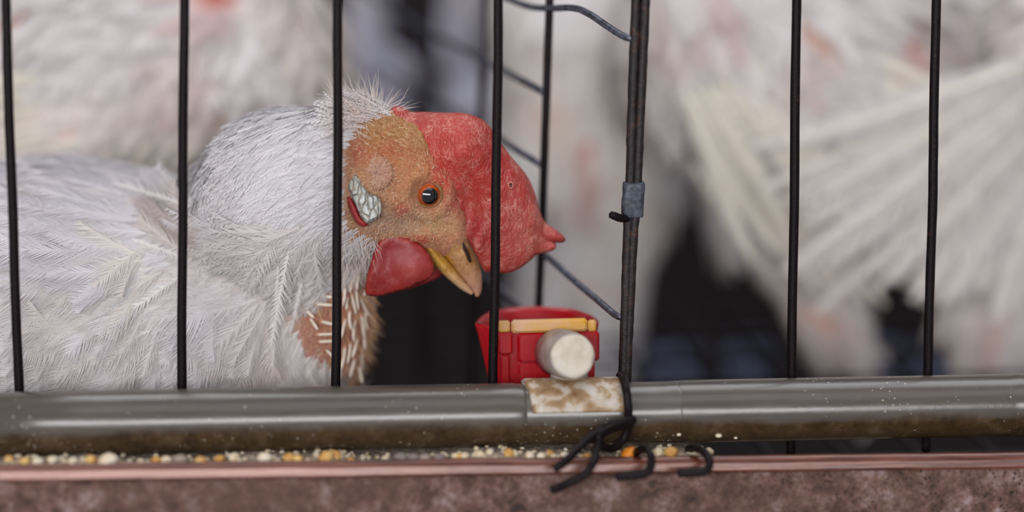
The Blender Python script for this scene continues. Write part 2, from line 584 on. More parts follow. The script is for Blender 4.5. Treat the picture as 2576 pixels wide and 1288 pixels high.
def m_skin():
    """bare head and body skin; the large colour zones come from the point colours"""
    t = NT('hen_skin'); a = t.attr(); bare = a.node.outputs['Alpha']
    def fac(x): return t.math('MULTIPLY', x, bare)
    n1 = t.noise(330, 6, 0.7); n2 = t.noise(1100, 4, 0.7); vo = t.voro(900, 'DISTANCE_TO_EDGE')
    c = t.mix(a, rgba((205, 105, 88)), fac(t.ramp(n1, [(0.52, (0, 0, 0, 1)), (0.72, (0.5, 0.5, 0.5, 1))])))
    c = t.mix(c, rgba((232, 196, 150)), fac(t.ramp(n2, [(0.50, (0, 0, 0, 1)), (0.72, (0.62, 0.62, 0.62, 1))])))
    c = t.mix(c, rgba((120, 76, 48)), fac(t.ramp(n2, [(0.30, (0.8, 0.8, 0.8, 1)), (0.46, (0, 0, 0, 1))])))
    t.color(c).set(Roughness=0.55, Subsurface_Weight=0.12, Subsurface_Scale=0.0015)
    t.b.inputs['Subsurface Radius'].default_value = (1, 0.4, 0.25)
    h = t.math('ADD', n2, t.math('MULTIPLY', n1, 0.8)); t.bump(h, 1.0, 0.0011); return t.m


def m_comb(name='comb_flesh', strong=1.0):
    t = NT(name); a = t.attr()
    # flaky pale lines over red flesh
    v = t.mapping((1, 1, 0.55), rot=(0, 0.6, 0))
    nz = t.noise(160, 3, 0.5)
    wv = t.n('ShaderNodeVectorMath'); wv.operation = 'ADD'
    cmb = t.n('ShaderNodeCombineXYZ'); 
    for i in range(3): t.l(t.math('MULTIPLY', nz, 0.004), cmb.inputs[i])
    t.l(v, wv.inputs[0]); t.l(cmb.outputs[0], wv.inputs[1])
    vo = t.voro(620, 'DISTANCE_TO_EDGE', wv.outputs[0]); vo2 = t.voro(1300, 'DISTANCE_TO_EDGE', wv.outputs[0])
    big = t.noise(75, 4, 0.6)
    ln = t.ramp(vo, [(0.02, (1, 1, 1, 1)), (0.10, (0, 0, 0, 1))])
    ln2 = t.ramp(vo2, [(0.02, (0.55, 0.55, 0.55, 1)), (0.12, (0, 0, 0, 1))])
    gate = t.ramp(t.noise(190, 4, 0.7), [(0.46, (0, 0, 0, 1)), (0.62, (1, 1, 1, 1))])
    c = t.mix(a, rgba((182, 88, 74)), t.math('MULTIPLY', t.ramp(big, [(0.4, (0, 0, 0, 1)), (0.7, (0.6, 0.6, 0.6, 1))]), 0.6 * strong))
    m = t.math('MULTIPLY', t.math('MAXIMUM', ln, ln2), gate)
    c = t.mix(c, rgba((218, 156, 140)), t.math('MULTIPLY', m, 0.7 * strong))
    fl = t.ramp(t.noise(620, 4, 0.75), [(0.56, (0, 0, 0, 1)), (0.68, (1, 1, 1, 1))])
    c = t.mix(c, rgba((216, 160, 142)), t.math('MULTIPLY', fl, 0.34 * strong))
    t.color(c).set(Roughness=0.5, Subsurface_Weight=0.25, Subsurface_Scale=0.002)
    t.b.inputs['Subsurface Radius'].default_value = (1, 0.25, 0.18)
    h = t.math('ADD', t.math('MULTIPLY', t.ramp(vo, [(0.0, (0, 0, 0, 1)), (0.25, (1, 1, 1, 1))]), 0.8), t.noise(500, 4, 0.7))
    t.bump(h, 0.5 * strong, 0.0005); return t.m


def m_lobe():
    t = NT('white_ear_lobe'); a = t.attr()
    nz = t.noise(220, 3, 0.5); cmb = t.n('ShaderNodeCombineXYZ')
    for i in range(3): t.l(t.math('MULTIPLY', nz, 0.0022), cmb.inputs[i])
    wv = t.n('ShaderNodeVectorMath'); wv.operation = 'ADD'
    t.l(t.mapping((1, 1, 0.42), rot=(0, 0.45, 0)), wv.inputs[0]); t.l(cmb.outputs[0], wv.inputs[1])
    vo = t.voro(430, 'DISTANCE_TO_EDGE', wv.outputs[0])
    c = t.mix(a, rgba((142, 116, 82)), t.ramp(vo, [(0.01, (0.75, 0.75, 0.75, 1)), (0.09, (0, 0, 0, 1))]))
    t.color(c).set(Roughness=0.5)
    t.bump(t.ramp(vo, [(0.0, (0, 0, 0, 1)), (0.2, (1, 1, 1, 1))]), 1.0, 0.0009); return t.m


def m_attr(name, rough=0.5, **kw):
    t = NT(name); t.color(t.attr()).set(Roughness=rough, **kw); return t.m


def m_beak():
    t = NT('horn_beak'); a = t.attr(); s = t.noise(260, 5, 0.65)
    c = t.mix(a, rgba((212, 176, 140)), t.ramp(s, [(0.52, (0, 0, 0, 1)), (0.7, (0.5, 0.5, 0.5, 1))]))
    s2 = t.noise(700, 4, 0.7)
    c = t.mix(c, rgba((112, 70, 40)), t.ramp(s2, [(0.34, (0.6, 0.6, 0.6, 1)), (0.46, (0, 0, 0, 1))]))
    t.color(c).set(Roughness=0.4); t.bump(t.math('ADD', s, s2), 0.5, 0.0005); return t.m


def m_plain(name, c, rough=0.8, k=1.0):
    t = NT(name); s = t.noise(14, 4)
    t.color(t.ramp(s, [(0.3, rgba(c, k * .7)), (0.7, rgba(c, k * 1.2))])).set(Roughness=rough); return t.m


def m_clip():
    t = NT('dull_grey_metal'); s = t.noise(240, 6, 0.7)
    c = t.ramp(s, [(0.32, rgba((34, 34, 38))), (0.5, rgba((66, 72, 82))), (0.62, rgba((92, 100, 112))), (0.72, rgba((90, 70, 48)))])
    t.color(c).set(Roughness=0.45, Metallic=0.35); t.bump(s, 0.6, 0.0005); return t.m


M = dict(bar=m_bar(), clip=m_clip(), post=m_post(), cross=m_cross(), pipe=m_pipe(), tee=m_pipe((90, 86, 80), True, 'grey_tee_plastic'),
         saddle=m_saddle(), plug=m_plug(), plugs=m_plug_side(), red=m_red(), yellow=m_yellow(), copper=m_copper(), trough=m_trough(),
         feed=m_feed(), gpale=m_grain('pale_grain', (196, 174, 136), (228, 218, 198)), gyel=m_grain('yellow_grain', (182, 122, 40), (222, 188, 120)),
         gorange=m_grain('orange_grain', (206, 112, 12), (232, 158, 30)), ggrey=m_grain('grey_grain', (104, 98, 98), (156, 138, 122)),
         feather=m_feather('white_feather', 0.22), skin=m_skin(), comb=m_comb(), wattle=m_comb('wattle_flesh', 0.16), lobe=m_lobe(),
         beak=m_beak(), eye=m_attr('eye_surface', 0.05, Coat_Weight=1.0, Coat_Roughness=0.02), lid=m_attr('eyelid_skin', 0.5),
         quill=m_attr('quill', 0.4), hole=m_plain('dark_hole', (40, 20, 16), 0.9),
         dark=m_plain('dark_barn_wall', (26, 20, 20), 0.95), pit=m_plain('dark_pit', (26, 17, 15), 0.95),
         bskin=m_attr('background_hen_skin', 0.6), leg=m_attr('leg_scales', 0.55), daylight_blue=m_plain('pale_blue_painted_daylight', (120, 130, 160), 0.7))

# ------------------------------------------------------------------ setting
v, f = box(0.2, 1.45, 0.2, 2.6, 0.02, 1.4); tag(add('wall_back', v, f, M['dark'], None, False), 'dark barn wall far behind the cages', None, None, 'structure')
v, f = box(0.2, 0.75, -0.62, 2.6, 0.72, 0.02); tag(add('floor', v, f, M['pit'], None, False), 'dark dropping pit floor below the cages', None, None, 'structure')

# ---- front grille: upright bars
FLOOR_Z = P(170, 800, 85)[2] - 0.058
grille = empty('cage_front_grille', (P(1288, 1000)[0], 0, FLOOR_Z))
tag(grille, 'dark upright wire bars of the cage front, standing behind the grey pipe', 'cage front')
BARS = [(12, 30, 47), (464, 460, 457), (850, 849, 845), (1254, 1248, 1240), (2004, 1998, 1991), (2356, 2346, 2333)]
zlow = P(1288, 1165, 0)[2]
for xs in BARS:
    a, b, c = P(xs[0], -60), P(xs[1], 480), P(xs[2], 965)
    up = a + (a - b) * 0.12
    low = c + (c - b) * ((c[2] - zlow) / max(1e-6, b[2] - c[2]))
    pts = catmull([up, a, b, c, low], 10)
    pts += np.c_[0.00012 * np.sin(np.arange(len(pts)) * 0.7 + xs[0]), np.zeros(len(pts)), np.zeros(len(pts))]
    v, f = tube(pts, 0.00172, 14, True, 0.03); add('bar', v, f, M['bar'], grille)
for py, nm in ((-95, 'top_rail'), (1168, 'bottom_rail')):
    pts = [P(x, py - (x - 1288) * 0.019, 2.5) for x in (-160, 600, 1288, 2000, 2740)]
    v, f = tube(pts, 0.0016, 10); add(nm, v, f, M['bar'], grille)

# ---- partition of galvanised wire running back from the post
part = empty('wire_partition', (P(1560, 1000)[0], 0.01, FLOOR_Z))
tag(part, 'wire partition of upright and sloping wires running back beside the red cup', 'cage divider')
def bent(pts, amp=0.0003, n=10):
    p = catmull(pts, n); return p + rng.normal(0, amp * 0.15, p.shape)
# the doubled front upright
v, f = tube(catmull([P(1603, -80, 1.0), P(1598, 60, 1), P(1590, 300, 1), P(1586, 460, 1), P(1581, 560, 1), P(1573, 800, 1), P(1566, 990, 1), P(1560, 1120, 2)], 10), 0.00185, 14, True, 0.07)
add('upright_wire', v, f, M['post'], part)
v, f = tube(catmull([P(1626, -80, 0.2), P(1621, 60, 0.2), P(1610, 300, 0.2), P(1603, 460, 0.4), P(1592, 620, 0.8), P(1583, 800, 1), P(1574, 990, 1), P(1568, 1120, 2)], 10), 0.0017, 14, True, 0.07)
add('upright_wire', v, f, M['post'], part)
v, f = tube(catmull([P(1390, -80, 60), P(1383, 0, 60), P(1374, 260, 60), P(1364, 560, 60), P(1355, 780, 60), P(1348, 960, 60)], 8), 0.0016, 12, True, 0.03)
add('upright_wire', v, f, M['bar'], part)
v, f = tube(catmull([P(1222, -80, 150), P(1217, 60, 150), P(1208, 300, 150), P(1198, 640, 150), P(1186, 990, 150)], 8), 0.0016, 10)
add('upright_wire', v, f, M['bar'], part)
v, f = tube(catmull([P(1085, -80, 250), P(1078, 200, 250), P(1060, 1000, 250)], 8), 0.0016, 10)
add('upright_wire', v, f, M['bar'], part)
CR = [[(1592, 97, 1), (1570, 92, 3), (1528, 66, 14), (1480, 34, 28), (1440, 20, 40), (1378, 21, 58), (1330, 16, 72), (1262, -10, 92), (1120, -70, 150)],
      [(1368, 232, 60), (1300, 195, 92), (1205, 145, 150), (1080, 78, 230), (960, 8, 280), (900, -40, 310)],
      [(1364, 416, 60), (1290, 370, 80), (1203, 312, 150), (1080, 240, 230), (960, 170, 280)],
      [(1562, 798, 1), (1545, 790, 5), (1500, 752, 18), (1440, 702, 36), (1372, 643, 58), (1198, 515, 148)],
      [(1345, 815, 62), (1290, 758, 90), (1192, 668, 148)]]
for i, c in enumerate(CR):
    pts = catmull([P(*q) for q in c], 10)
    v, f = tube(pts, 0.00125 if i != 1 else 0.0014, 12, True, 0.05)
    add('cross_wire', v, f, M['cross'] if i else M['cross'], part)

# ---- ferrule clip on the post
clip = empty('wire_clip', P(1592, 545, 0))
tag(clip, 'grey metal clip crimped around the doubled rusty upright wire', 'clip')
ax = P(1590, 545, 0.6) - P(1595, 458, 0.6); c0 = P(1595, 458, 0.6)
rings = []
for t, r in ((0, .94), (0.03, 1.0), (0.2, 1.03), (0.36, .985), (0.55, 1.02), (0.78, 1.01), (0.97, 1.0), (1, .93)):
    a = np.linspace(0, 2 * math.pi, 28, endpoint=False)
    cx = np.sign(np.cos(a)) * np.abs(np.cos(a)) ** 0.55; sy = np.sign(np.sin(a)) * np.abs(np.sin(a)) ** 0.55
    rr = r * (1 + 0.02 * np.sin(3 * a + t * 9))
    rings.append(c0 + ax * t + np.c_[cx * 0.0039 * rr, sy * 0.0032 * rr, np.zeros(28)])
v, f = loft(rings); add('clip_band', v, f, M['clip'], clip)
v, f = tube(catmull([P(1578, 548, -1), P(1562, 549, -2.6), P(1545, 543, -3.4), P(1534, 539, -3.6)], 6), [0.0015] * 14 + [0.0013] * 4 + [0.0009], 10)
add('wire_spur', v, f, M['bar'], clip)

# ---- grey water pipe
PY = -14.2
def pipe_pt(px, dpx=0.0):
    # centre line of the pipe, on the plane y = PY
    return P(px, 1068 - px * 0.0193 + dpx, PY)
pipe = empty('water_pipe', pipe_pt(1288) - np.array([0, 0, 0.0118]))
tag(pipe, 'grey plastic water pipe with brown stains running across the cage front', 'pipe')
def pipe_piece(name, spans, mat):
    rings = []
    for px, r in spans:
        a = np.linspace(0, 2 * math.pi, 64, endpoint=False)
        rings.append(pipe_pt(px) + np.c_[np.zeros(64), np.cos(a) * r, np.sin(a) * r])
    v, f = loft(rings); return add(name, v, f, mat, pipe)
R0 = 0.01135
pipe_piece('pipe_section', [(-160, R0), (300, R0), (800, R0 * 1.0), (1180, R0), (1250, R0), (1285, R0 * .995), (1308, R0 * .975), (1322, R0 * .94), (1326, R0 * .90)], M['pipe'])
pipe_piece('tee_fitting', [(1300, R0 * .90), (1316, R0 * .945), (1340, R0 * .955), (1500, R0 * .955), (1640, R0 * .96), (1692, R0 * .965), (1697, R0 * .985), (1704, R0 * .985), (1712, R0 * .95)], M['tee'])
pipe_piece('pipe_section', [(1690, R0 * .96), (1708, R0 * .985), (1730, R0), (2100, R0), (2530, R0), (2545, R0 * 1.0), (2552, R0 * 1.012), (2740, R0 * 1.012)], M['pipe'])

# ---- red drinker cup with its saddle and plug
cup = empty('drinker_cup', P(1390, 985, 25))
tag(cup, 'red plastic drinker cup with a yellow band, clipped onto the grey pipe', 'drinker')
FY = 10.0
zr = P(1380, 818, FY)[2]; zb = P(1380, 1010, FY)[2]
xl, xr_ = P(1200, 830, FY)[0], P(1510, 830, FY)[0]
def cup_ring(k, z, inset=0.0):
    """plan outline of the cup: flat front, rounded back, a pouring lip on the left"""
    xm = (xl + xr_) / 2; hw = (xr_ - xl) / 2
    pl = [(-1.0, .16), (-.80, .02), (-.55, 0), (0, 0), (.55, 0), (.9, .01), (.99, .08), (1.0, .25), (.93, .52), (.7, .82), (.35, .97), (0, 1.0), (-.35, .96), (-.68, .78), (-.88, .50), (-.97, .30)]
    pl = catmull(pl, 5, True)
    x = xm + pl[:, 0] * hw * k * (1 - inset / hw) + 0.0010 * (1 - k) / 0.2
    y = FY / 1000 + 0.001 * (1 - k) + inset + pl[:, 1] * (0.036 * k - 2 * inset)
    lipz = np.where(pl[:, 0] < -0.8, (-(pl[:, 0] + 0.8)) * 0.004, 0)
    return np.c_[x, y, z - lipz * 0]
rings = []
for z, k in ((zb, .80), (zb + .004, .80), (zr - .012, .90), (zr - .004, .965), (zr - .0008, 1.0), (zr, .998)):
    rings.append(cup_ring(k, z))
for z, k in ((zr + .0002, .97), (zr - .0012, .94), (zr - .006, .88), (zr - .018, .74)):
    rings.append(cup_ring(k, z, 0.001))
v, f = loft(rings); cb = add('cup_body', v, f, M['red'], cup)
# front relief: yellow band and moulded ribs
def fbox(name, x0, x1, y0, y1, proud, mat, bev=.0006, dy=0.0):
    a, b = P(x0, y0, FY - proud), P(x1, y1, FY - proud)
    v, f = box((a[0] + b[0]) / 2, FY / 1000 - proud / 2000 + dy, (a[2] + b[2]) / 2, (b[0] - a[0]) / 2, proud / 2000 + .0006, (a[2] - b[2]) / 2, bev)
    return add(name, v, f, mat, cup, False)
fbox('yellow_band', 1254, 1283, 808, 836, 1.9, M['yellow'])
fbox('yellow_band', 1286, 1478, 806, 834, 2.1, M['yellow'], .0009)
fbox('yellow_band', 1479, 1500, 806, 834, 1.5, M['yellow'])
fbox('moulded_rib', 1252, 1290, 838, 892, 2.2, M['red'], .0008)
fbox('moulded_rib', 1258, 1283, 892, 1000, 1.6, M['red'], .0007)
fbox('moulded_rib', 1302, 1508, 838, 908, 1.5, M['red'], .0009)
fbox('moulded_rib', 1304, 1496, 912, 1000, 1.0, M['red'], .0007)
# saddle: half shell over the pipe
sad = []
angs = np.radians(np.linspace(15, 122, 30))     # 0 = towards the camera, 90 = up
for rr, rev in ((R0 + .0014, False), (R0 + .0001, True)):
    pass
sx0, sx1 = 1328, 1566
rows = []
for px in (sx0, sx0 + 5, sx0 + 30, 1450, sx1 - 25, sx1 - 4, sx1):
    c = pipe_pt(px); ro = R0 + (.0016 if px not in (sx0, sx1) else .0011)
    up_ = np.c_[np.zeros(30), -np.cos(angs) * ro, np.sin(angs) * ro]
    ri = R0 + .0002
    dn_ = np.c_[np.zeros(30), -np.cos(angs) * ri, np.sin(angs) * ri][::-1]
    lean = np.c_[(np.degrees(angs) - 45) / 73 * -0.0018, np.zeros(30), np.zeros(30)]
    rows.append(np.vstack([c + up_ + lean, c + dn_ + lean[::-1]]))
v, f = loft(rows, True); add('saddle_clamp', v, f, M['saddle'], cup)
# plug: stub cylinder whose chalky face looks at the viewer
pf, pb = P(1441, 896, -24), P(1404, 886, 9)
d = pf - pb; L = np.linalg.norm(d); d /= L
s1 = np.cross(d, [0, 0, 1]); s1 /= np.linalg.norm(s1); s2 = np.cross(s1, d)
a = np.linspace(0, 2 * math.pi, 56, endpoint=False)
circ = np.cos(a)[:, None] * s1 + np.sin(a)[:, None] * s2
rp = 0.0080
v, f = loft([pb + circ * rp * 1.12, pb + d * L * .6 + circ * rp * 1.10, pb + d * (L - .0012) + circ * rp, pb + d * (L - .0003) + circ * rp * .985, pb + d * L + circ * rp * .95])
add('plug', v, f, M['plugs'], cup)
lump = 1 + 0.03 * np.sin(a * 3 + 1) + 0.015 * np.sin(a * 7)
v, f = loft([pb + d * (L - .0004) + circ * rp * .97 * lump[:, None], pb + d * (L + .0005) + circ * rp * .95 * lump[:, None], pb + d * (L + .0008) + circ * rp * .80, pb + d * (L + .0006) + circ * rp * .35])
add('plug_face', v, f, M['plug'], cup)
# short neck joining saddle and plug
cN = pipe_pt(1436) + np.array([0, .0045, 0]); rings = []
for z, r in ((R0 * .9, .0072), (R0 + .003, .0066), (R0 + .009, .0062)):
    rings.append(cN + np.c_[np.cos(a) * r, np.sin(a) * r, np.full(56, z)])
v, f = loft(rings); add('plug_neck', v, f, M['plugs'], cup)

# ---- feed trough in front
TY = -37.0
def rim_pt(px, dpy=0, y=TY): return P(px, 1187 - px * 0.0125 + dpy, y)
trough = empty('feed_trough', rim_pt(1288) - np.array([0, -0.02, 0.06]))
tag(trough, 'pitted brown feed trough with a copper coloured rim along the front', 'feed trough')
xs = np.linspace(-200, 2780, 40)
def extrude(profile, name, mat, wob=0.0):
    """profile: (dy, dz) mm relative to the rim centre line"""
    prof = np.asarray(profile) / 1000.0; rings = []
    for px in xs:
        c = rim_pt(px); rings.append(c + np.c_[np.zeros(len(prof)), prof[:, 0], prof[:, 1] + (rng.normal(0, wob / 1000) if wob else 0)])
    v, f = loft(rings); return add(name, v, f, mat, trough)
bead = catmull([(-2.9, -2.6), (-3.3, -1.9), (-3.1, -1.0), (-2.95, -.2), (-2.75, .6), (-2.3, 1.5), (-1.5, 2.2), (-.4, 2.6), (1.2, 2.4), (2.2, .8), (2.0, -1.2), (0.6, -2.9), (-1.4, -3.1)], 4, True)
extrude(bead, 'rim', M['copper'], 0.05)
wall = [(-2.0, -2.2), (-2.2, -4.0), (-3.4, -7.5), (-4.6, -13), (-4.0, -22), (-1.0, -32), (6, -40), (18, -43), (30, -40), (38, -32), (40.5, -20), (40.5, -13), (39.5, -13), (39, -20), (36.5, -31), (29, -38.5), (18, -41.3), (7, -38.5), (0.5, -31), (-2.2, -22), (-2.8, -13), (-1.8, -7), (-.6, -3)]
wob = extrude(wall, 'trough_wall', M['trough'])

# feed lying in the trough: meal (stuff) and single grains
def feed_h(px, t):
    """height in mm above rim centre, t = 0 at the rim, 1 towards the pipe"""
    # the heap thins out to the right of the hooks
    k = np.clip((1830 - px) / 45.0, 0, 1); k2 = np.clip((1990 - px) / 120.0, 0, 1)
    base = -9.0 + 8.2 * k + 2.2 * k2 * (1 - t)
    bump = 1.2 * np.sin(px * 0.011) + 0.8 * np.sin(px * 0.031 + 1) + 0.9 * np.exp(-((px - 1160) / 170.0) ** 2) + 1.9 * np.exp(-((px - 1730) / 110.0) ** 2)
    return base + bump * 0.55 + t * 0.8
gx = np.linspace(-150, 2300, 700); gt = np.linspace(0, 1, 22)
V = []
for px in gx:
    c = rim_pt(px)
    for t in gt:
        V.append(c + np.array([0, 0.0016 + t * 0.033, feed_h(px, t) / 1000]))
V = np.array(V); V[:, 2] += (vnoise(V, 900, 3) - .5) * 0.0011 + (vnoise(V, 2200, 5) - .5) * 0.0006
n2 = len(gt); I = np.arange(len(V)).reshape(len(gx), n2)
F = np.stack([I[:-1, :-1].ravel(), I[1:, :-1].ravel(), I[1:, 1:].ravel(), I[:-1, 1:].ravel()], 1)
# underside so the meal is a body, not a sheet
V2 = V.copy(); V2[:, 2] -= 0.022
F2 = F[:, ::-1] + len(V)
side = []
for i in range(len(gx) - 1):
    side.append((I[i, 0], I[i, 0] + len(V), I[i + 1, 0] + len(V), I[i + 1, 0]))
    side.append((I[i, -1], I[i + 1, -1], I[i + 1, -1] + len(V), I[i, -1] + len(V)))
meal = add('feed_meal', np.vstack([V, V2]), np.vstack([F, F2, np.array(side)]), M['feed'])
tag(meal, 'crumbly ground feed meal lying in the trough behind the copper rim', 'feed', None, 'stuff')


def grain_mesh(name, seed, mat, sx=1.0, sy=0.8, sz=0.7):
    r = np.random.default_rng(seed); n, m = 7, 9; rings = []
    for i in range(n):
        th = math.pi * (i + 0.5) / n
        a = np.linspace(0, 2 * math.pi, m, endpoint=False)
        k = 1 + r.uniform(-.16, .16, m)
        rings.append(np.c_[np.cos(a) * math.sin(th) * sx * k, np.sin(a) * math.sin(th) * sy * k, np.full(m, math.cos(th) * sz)])
    v, f = loft(rings)
    me = bpy.data.meshes.new(name); me.from_pydata((v * 0.001).tolist(), [], f); me.update()
    me.polygons.foreach_set('use_smooth', np.ones(len(me.polygons), dtype=bool)); me.materials.append(mat); return me
GM = {'p': [grain_mesh('pale_grain', i, M['gpale'], 1, .75, .65) for i in range(4)], 'y': [grain_mesh('yellow_grain', 9 + i, M['gyel'], 1, .8, .7) for i in range(3)],
      'g': [grain_mesh('grey_grain', 20 + i, M['ggrey'], 1, .8, .6) for i in range(2)], 'o': [grain_mesh('orange_grain', 31, M['gorange'], 1.1, .7, .65)]}
GK = {'p': ('pale_grain', 'pale crushed grain', 'pale crushed grains in the trough'), 'y': ('yellow_grain', 'yellow cracked corn grain', 'yellow cracked corn grains in the trough'),
      'g': ('grey_grain', 'grey brown husk crumb', 'grey husk crumbs in the trough')}
SECT = [(47, 'left of the first bar'), (457, 'below first and second bars'), (845, 'below second and third bars'), (1240, 'below third and fourth bars'),
        (1570, 'below the red cup'), (9999, 'right of the tie wire')]
ORD = 'first second third fourth fifth sixth seventh eighth ninth tenth eleventh twelfth thirteenth fourteenth fifteenth'.split()
def put_grain(kind, px, size, lab, name, t=None, dz=0.0, group=None):
    o = bpy.data.objects.new(name, random.choice(GM[kind])); COL.objects.link(o)
    t = random.uniform(0.0, 0.16) if t is None else t
    c = rim_pt(px) + np.array([0, 0.0026 + t * 0.033, (feed_h(px, t) + size * 0.35 + dz) / 1000])
    o.location = Vector(c); o.rotation_euler = (random.uniform(-.5, .5), random.uniform(-.4, .4), random.uniform(0, 6.28))
    size *= 1.25; o.scale = (size, size, size)
    return tag(o, lab, 'grain', group)
# grains the photograph lets one pick out
GRAINS = (('y', 18, 1.7), ('y', 60, 1.6), ('p', 92, 1.8), ('p', 128, 1.8), ('p', 182, 1.7), ('y', 228, 2.0), ('p', 270, 3.2), ('y', 310, 1.3), ('p', 350, 1.6),
                   ('y', 392, 1.8), ('p', 415, 1.8), ('g', 452, 2.8), ('y', 505, 2.4), ('p', 500, 1.5), ('y', 552, 2.0), ('p', 590, 2.2), ('p', 666, 2.3), ('y', 728, 2.3),
                   ('y', 750, 1.8), ('y', 822, 2.5), ('y', 842, 2.2), ('p', 856, 1.3), ('y', 884, 1.4), ('p', 915, 1.2), ('p', 970, 1.7), ('g', 1010, 2.4), ('g', 1040, 2.0),
                   ('g', 1070, 2.2), ('g', 1110, 2.2), ('p', 1150, 1.5), ('p', 1172, 1.6), ('y', 1160, 1.4), ('p', 1210, 1.7), ('p', 1235, 1.6), ('y', 1283, 2.0), ('p', 1298, 1.7),
                   ('p', 1335, 1.8), ('p', 1365, 1.8), ('y', 1390, 1.5), ('p', 1425, 1.5), ('p', 1455, 1.5), ('y', 1480, 1.8), ('p', 1660, 2.0), ('y', 1690, 2.6), ('p', 1790, 2.0),
                   ('p', 1805, 1.7), ('p', 1745, 1.7), ('y', 1868, 1.7), ('p', 1955, 1.6), ('p', 1925, 1.0), ('p', 1640, 1.8))
count = {}
for kind, px, sz in sorted(GRAINS, key=lambda g: g[1]):
    sec = next(n for lim, n in SECT if px < lim); k = count.get((kind, sec), 0); count[(kind, sec)] = k + 1
    nm, word, gr = GK[kind]
    put_grain(kind, px, sz, f'{ORD[k]} {word} from left in the trough {sec}', nm, None, 0.0, gr)
put_grain('o', 1588, 3.0, 'largest bright orange corn chip in the trough, beside the left wire hook', 'corn_chip', 0.05, 0.6)
# smaller bits lie in the meal
bits_v, bits_f, bo = [], [], 0
for k in range(150):
    px, t = random.uniform(-40, 1810), random.uniform(0, 0.5); sz = random.uniform(.7, 1.5)
    me = random.choice(GM[random.choice('pppg')]); a = random.uniform(0, 6.28)
    q = np.array([v.co[:] for v in me.vertices]) * sz; q = np.c_[q[:, 0] * math.cos(a) - q[:, 1] * math.sin(a), q[:, 0] * math.sin(a) + q[:, 1] * math.cos(a), q[:, 2]]
    bits_v.append(q + rim_pt(px) + np.array([0, 0.0026 + t * 0.033, (feed_h(px, t) + sz * .3) / 1000]))
    bits_f += [tuple(i + bo for i in p.vertices) for p in me.polygons]; bo += len(q)
bits = add('broken_bits', np.vstack(bits_v), bits_f, M['gpale'], meal); bits['kind'] = 'stuff'

# crumbs stuck on the pipe
for i, (px, py, s, lab) in enumerate(((1697, 1094, .9, 'small pale crumb stuck low on the pipe above the hooks'),
                                      (1797, 1097, 1.3, 'largest pale crumb stuck low on the pipe, right of the hooks'),
                                      (1841, 1105, .7, 'tiny pale crumb on the pipe, rightmost of the three crumbs there'))):
    me = GM['p'][i % 4]; o = bpy.data.objects.new('crumb', me); COL.objects.link(o)
    c = pipe_pt(px); zt = P(px, py, PY - 10)[2] - c[2]
    yy = -math.sqrt(max(1e-9, (R0 + .0002) ** 2 - min(zt, 0) ** 2)) if abs(zt) < R0 else -0.003
    o.location = Vector((c[0], c[1] + yy, c[2] + max(zt, -R0))); o.scale = (s, s, s); tag(o, lab, 'crumb')

# ---- black tie wire and two hooks
tie = empty('tie_wire', P(1500, 1235, -48))
tag(tie, 'twisted black tie wire lashed round the pipe beside the stained saddle', 'wire')
RW = 0.00155
v, f = tube(catmull([P(1560, 945, -2), P(1568, 952, -16), P(1574, 975, -27), P(1579, 1010, -29.6), P(1581, 1048, -29.8), P(1577, 1085, -29), P(1563, 1112, -29.5), P(1538, 1128, -33), P(1512, 1118, -37), P(1506, 1095, -37), P(1522, 1086, -35)], 8), RW, 12, True, 0.04)
add('loop_strand', v, f, M['bar'], tie)
v, f = tube(catmull([P(1594, 1056, -31), P(1572, 1060, -33.5), P(1540, 1068, -34.5), P(1512, 1082, -35), P(1478, 1106, -40), P(1448, 1136, -46), P(1420, 1162, -50), P(1396, 1181, -51)], 8), RW, 12, True, 0.04)
add('twist_strand', v, f, M['bar'], tie)
v, f = tube(catmull([P(1590, 1066, -30), P(1548, 1075, -32.5), P(1514, 1092, -34), P(1505, 1112, -38), P(1500, 1138, -45), P(1490, 1168, -51), P(1468, 1196, -52), P(1432, 1214, -51.5), P(1404, 1228, -50), P(1388, 1232, -49)], 8), RW, 12, True, 0.04)
add('twist_strand', v, f, M['bar'], tie)
for pts, lab in (([(1600, 1140, -34), (1612, 1130, -40), (1628, 1132, -45), (1638, 1150, -49), (1636, 1176, -51), (1620, 1191, -51.5), (1590, 1196, -51), (1550, 1199, -50.5)], 'curled black wire hook over the copper rim, nearer the tie wire'),
                 ([(1732, 1130, -30), (1752, 1127, -38), (1774, 1140, -45), (1785, 1162, -49.5), (1778, 1182, -51.5), (1756, 1189, -51.5), (1706, 1190, -50.5)], 'curled black wire hook over the copper rim, farther from the tie wire')):
    v, f = tube(catmull([P(*q) for q in pts], 8), RW, 12, True, 0.04)
    tag(add('wire_hook', v, f, M['bar']), lab, 'hook', 'wire hooks on the trough rim')


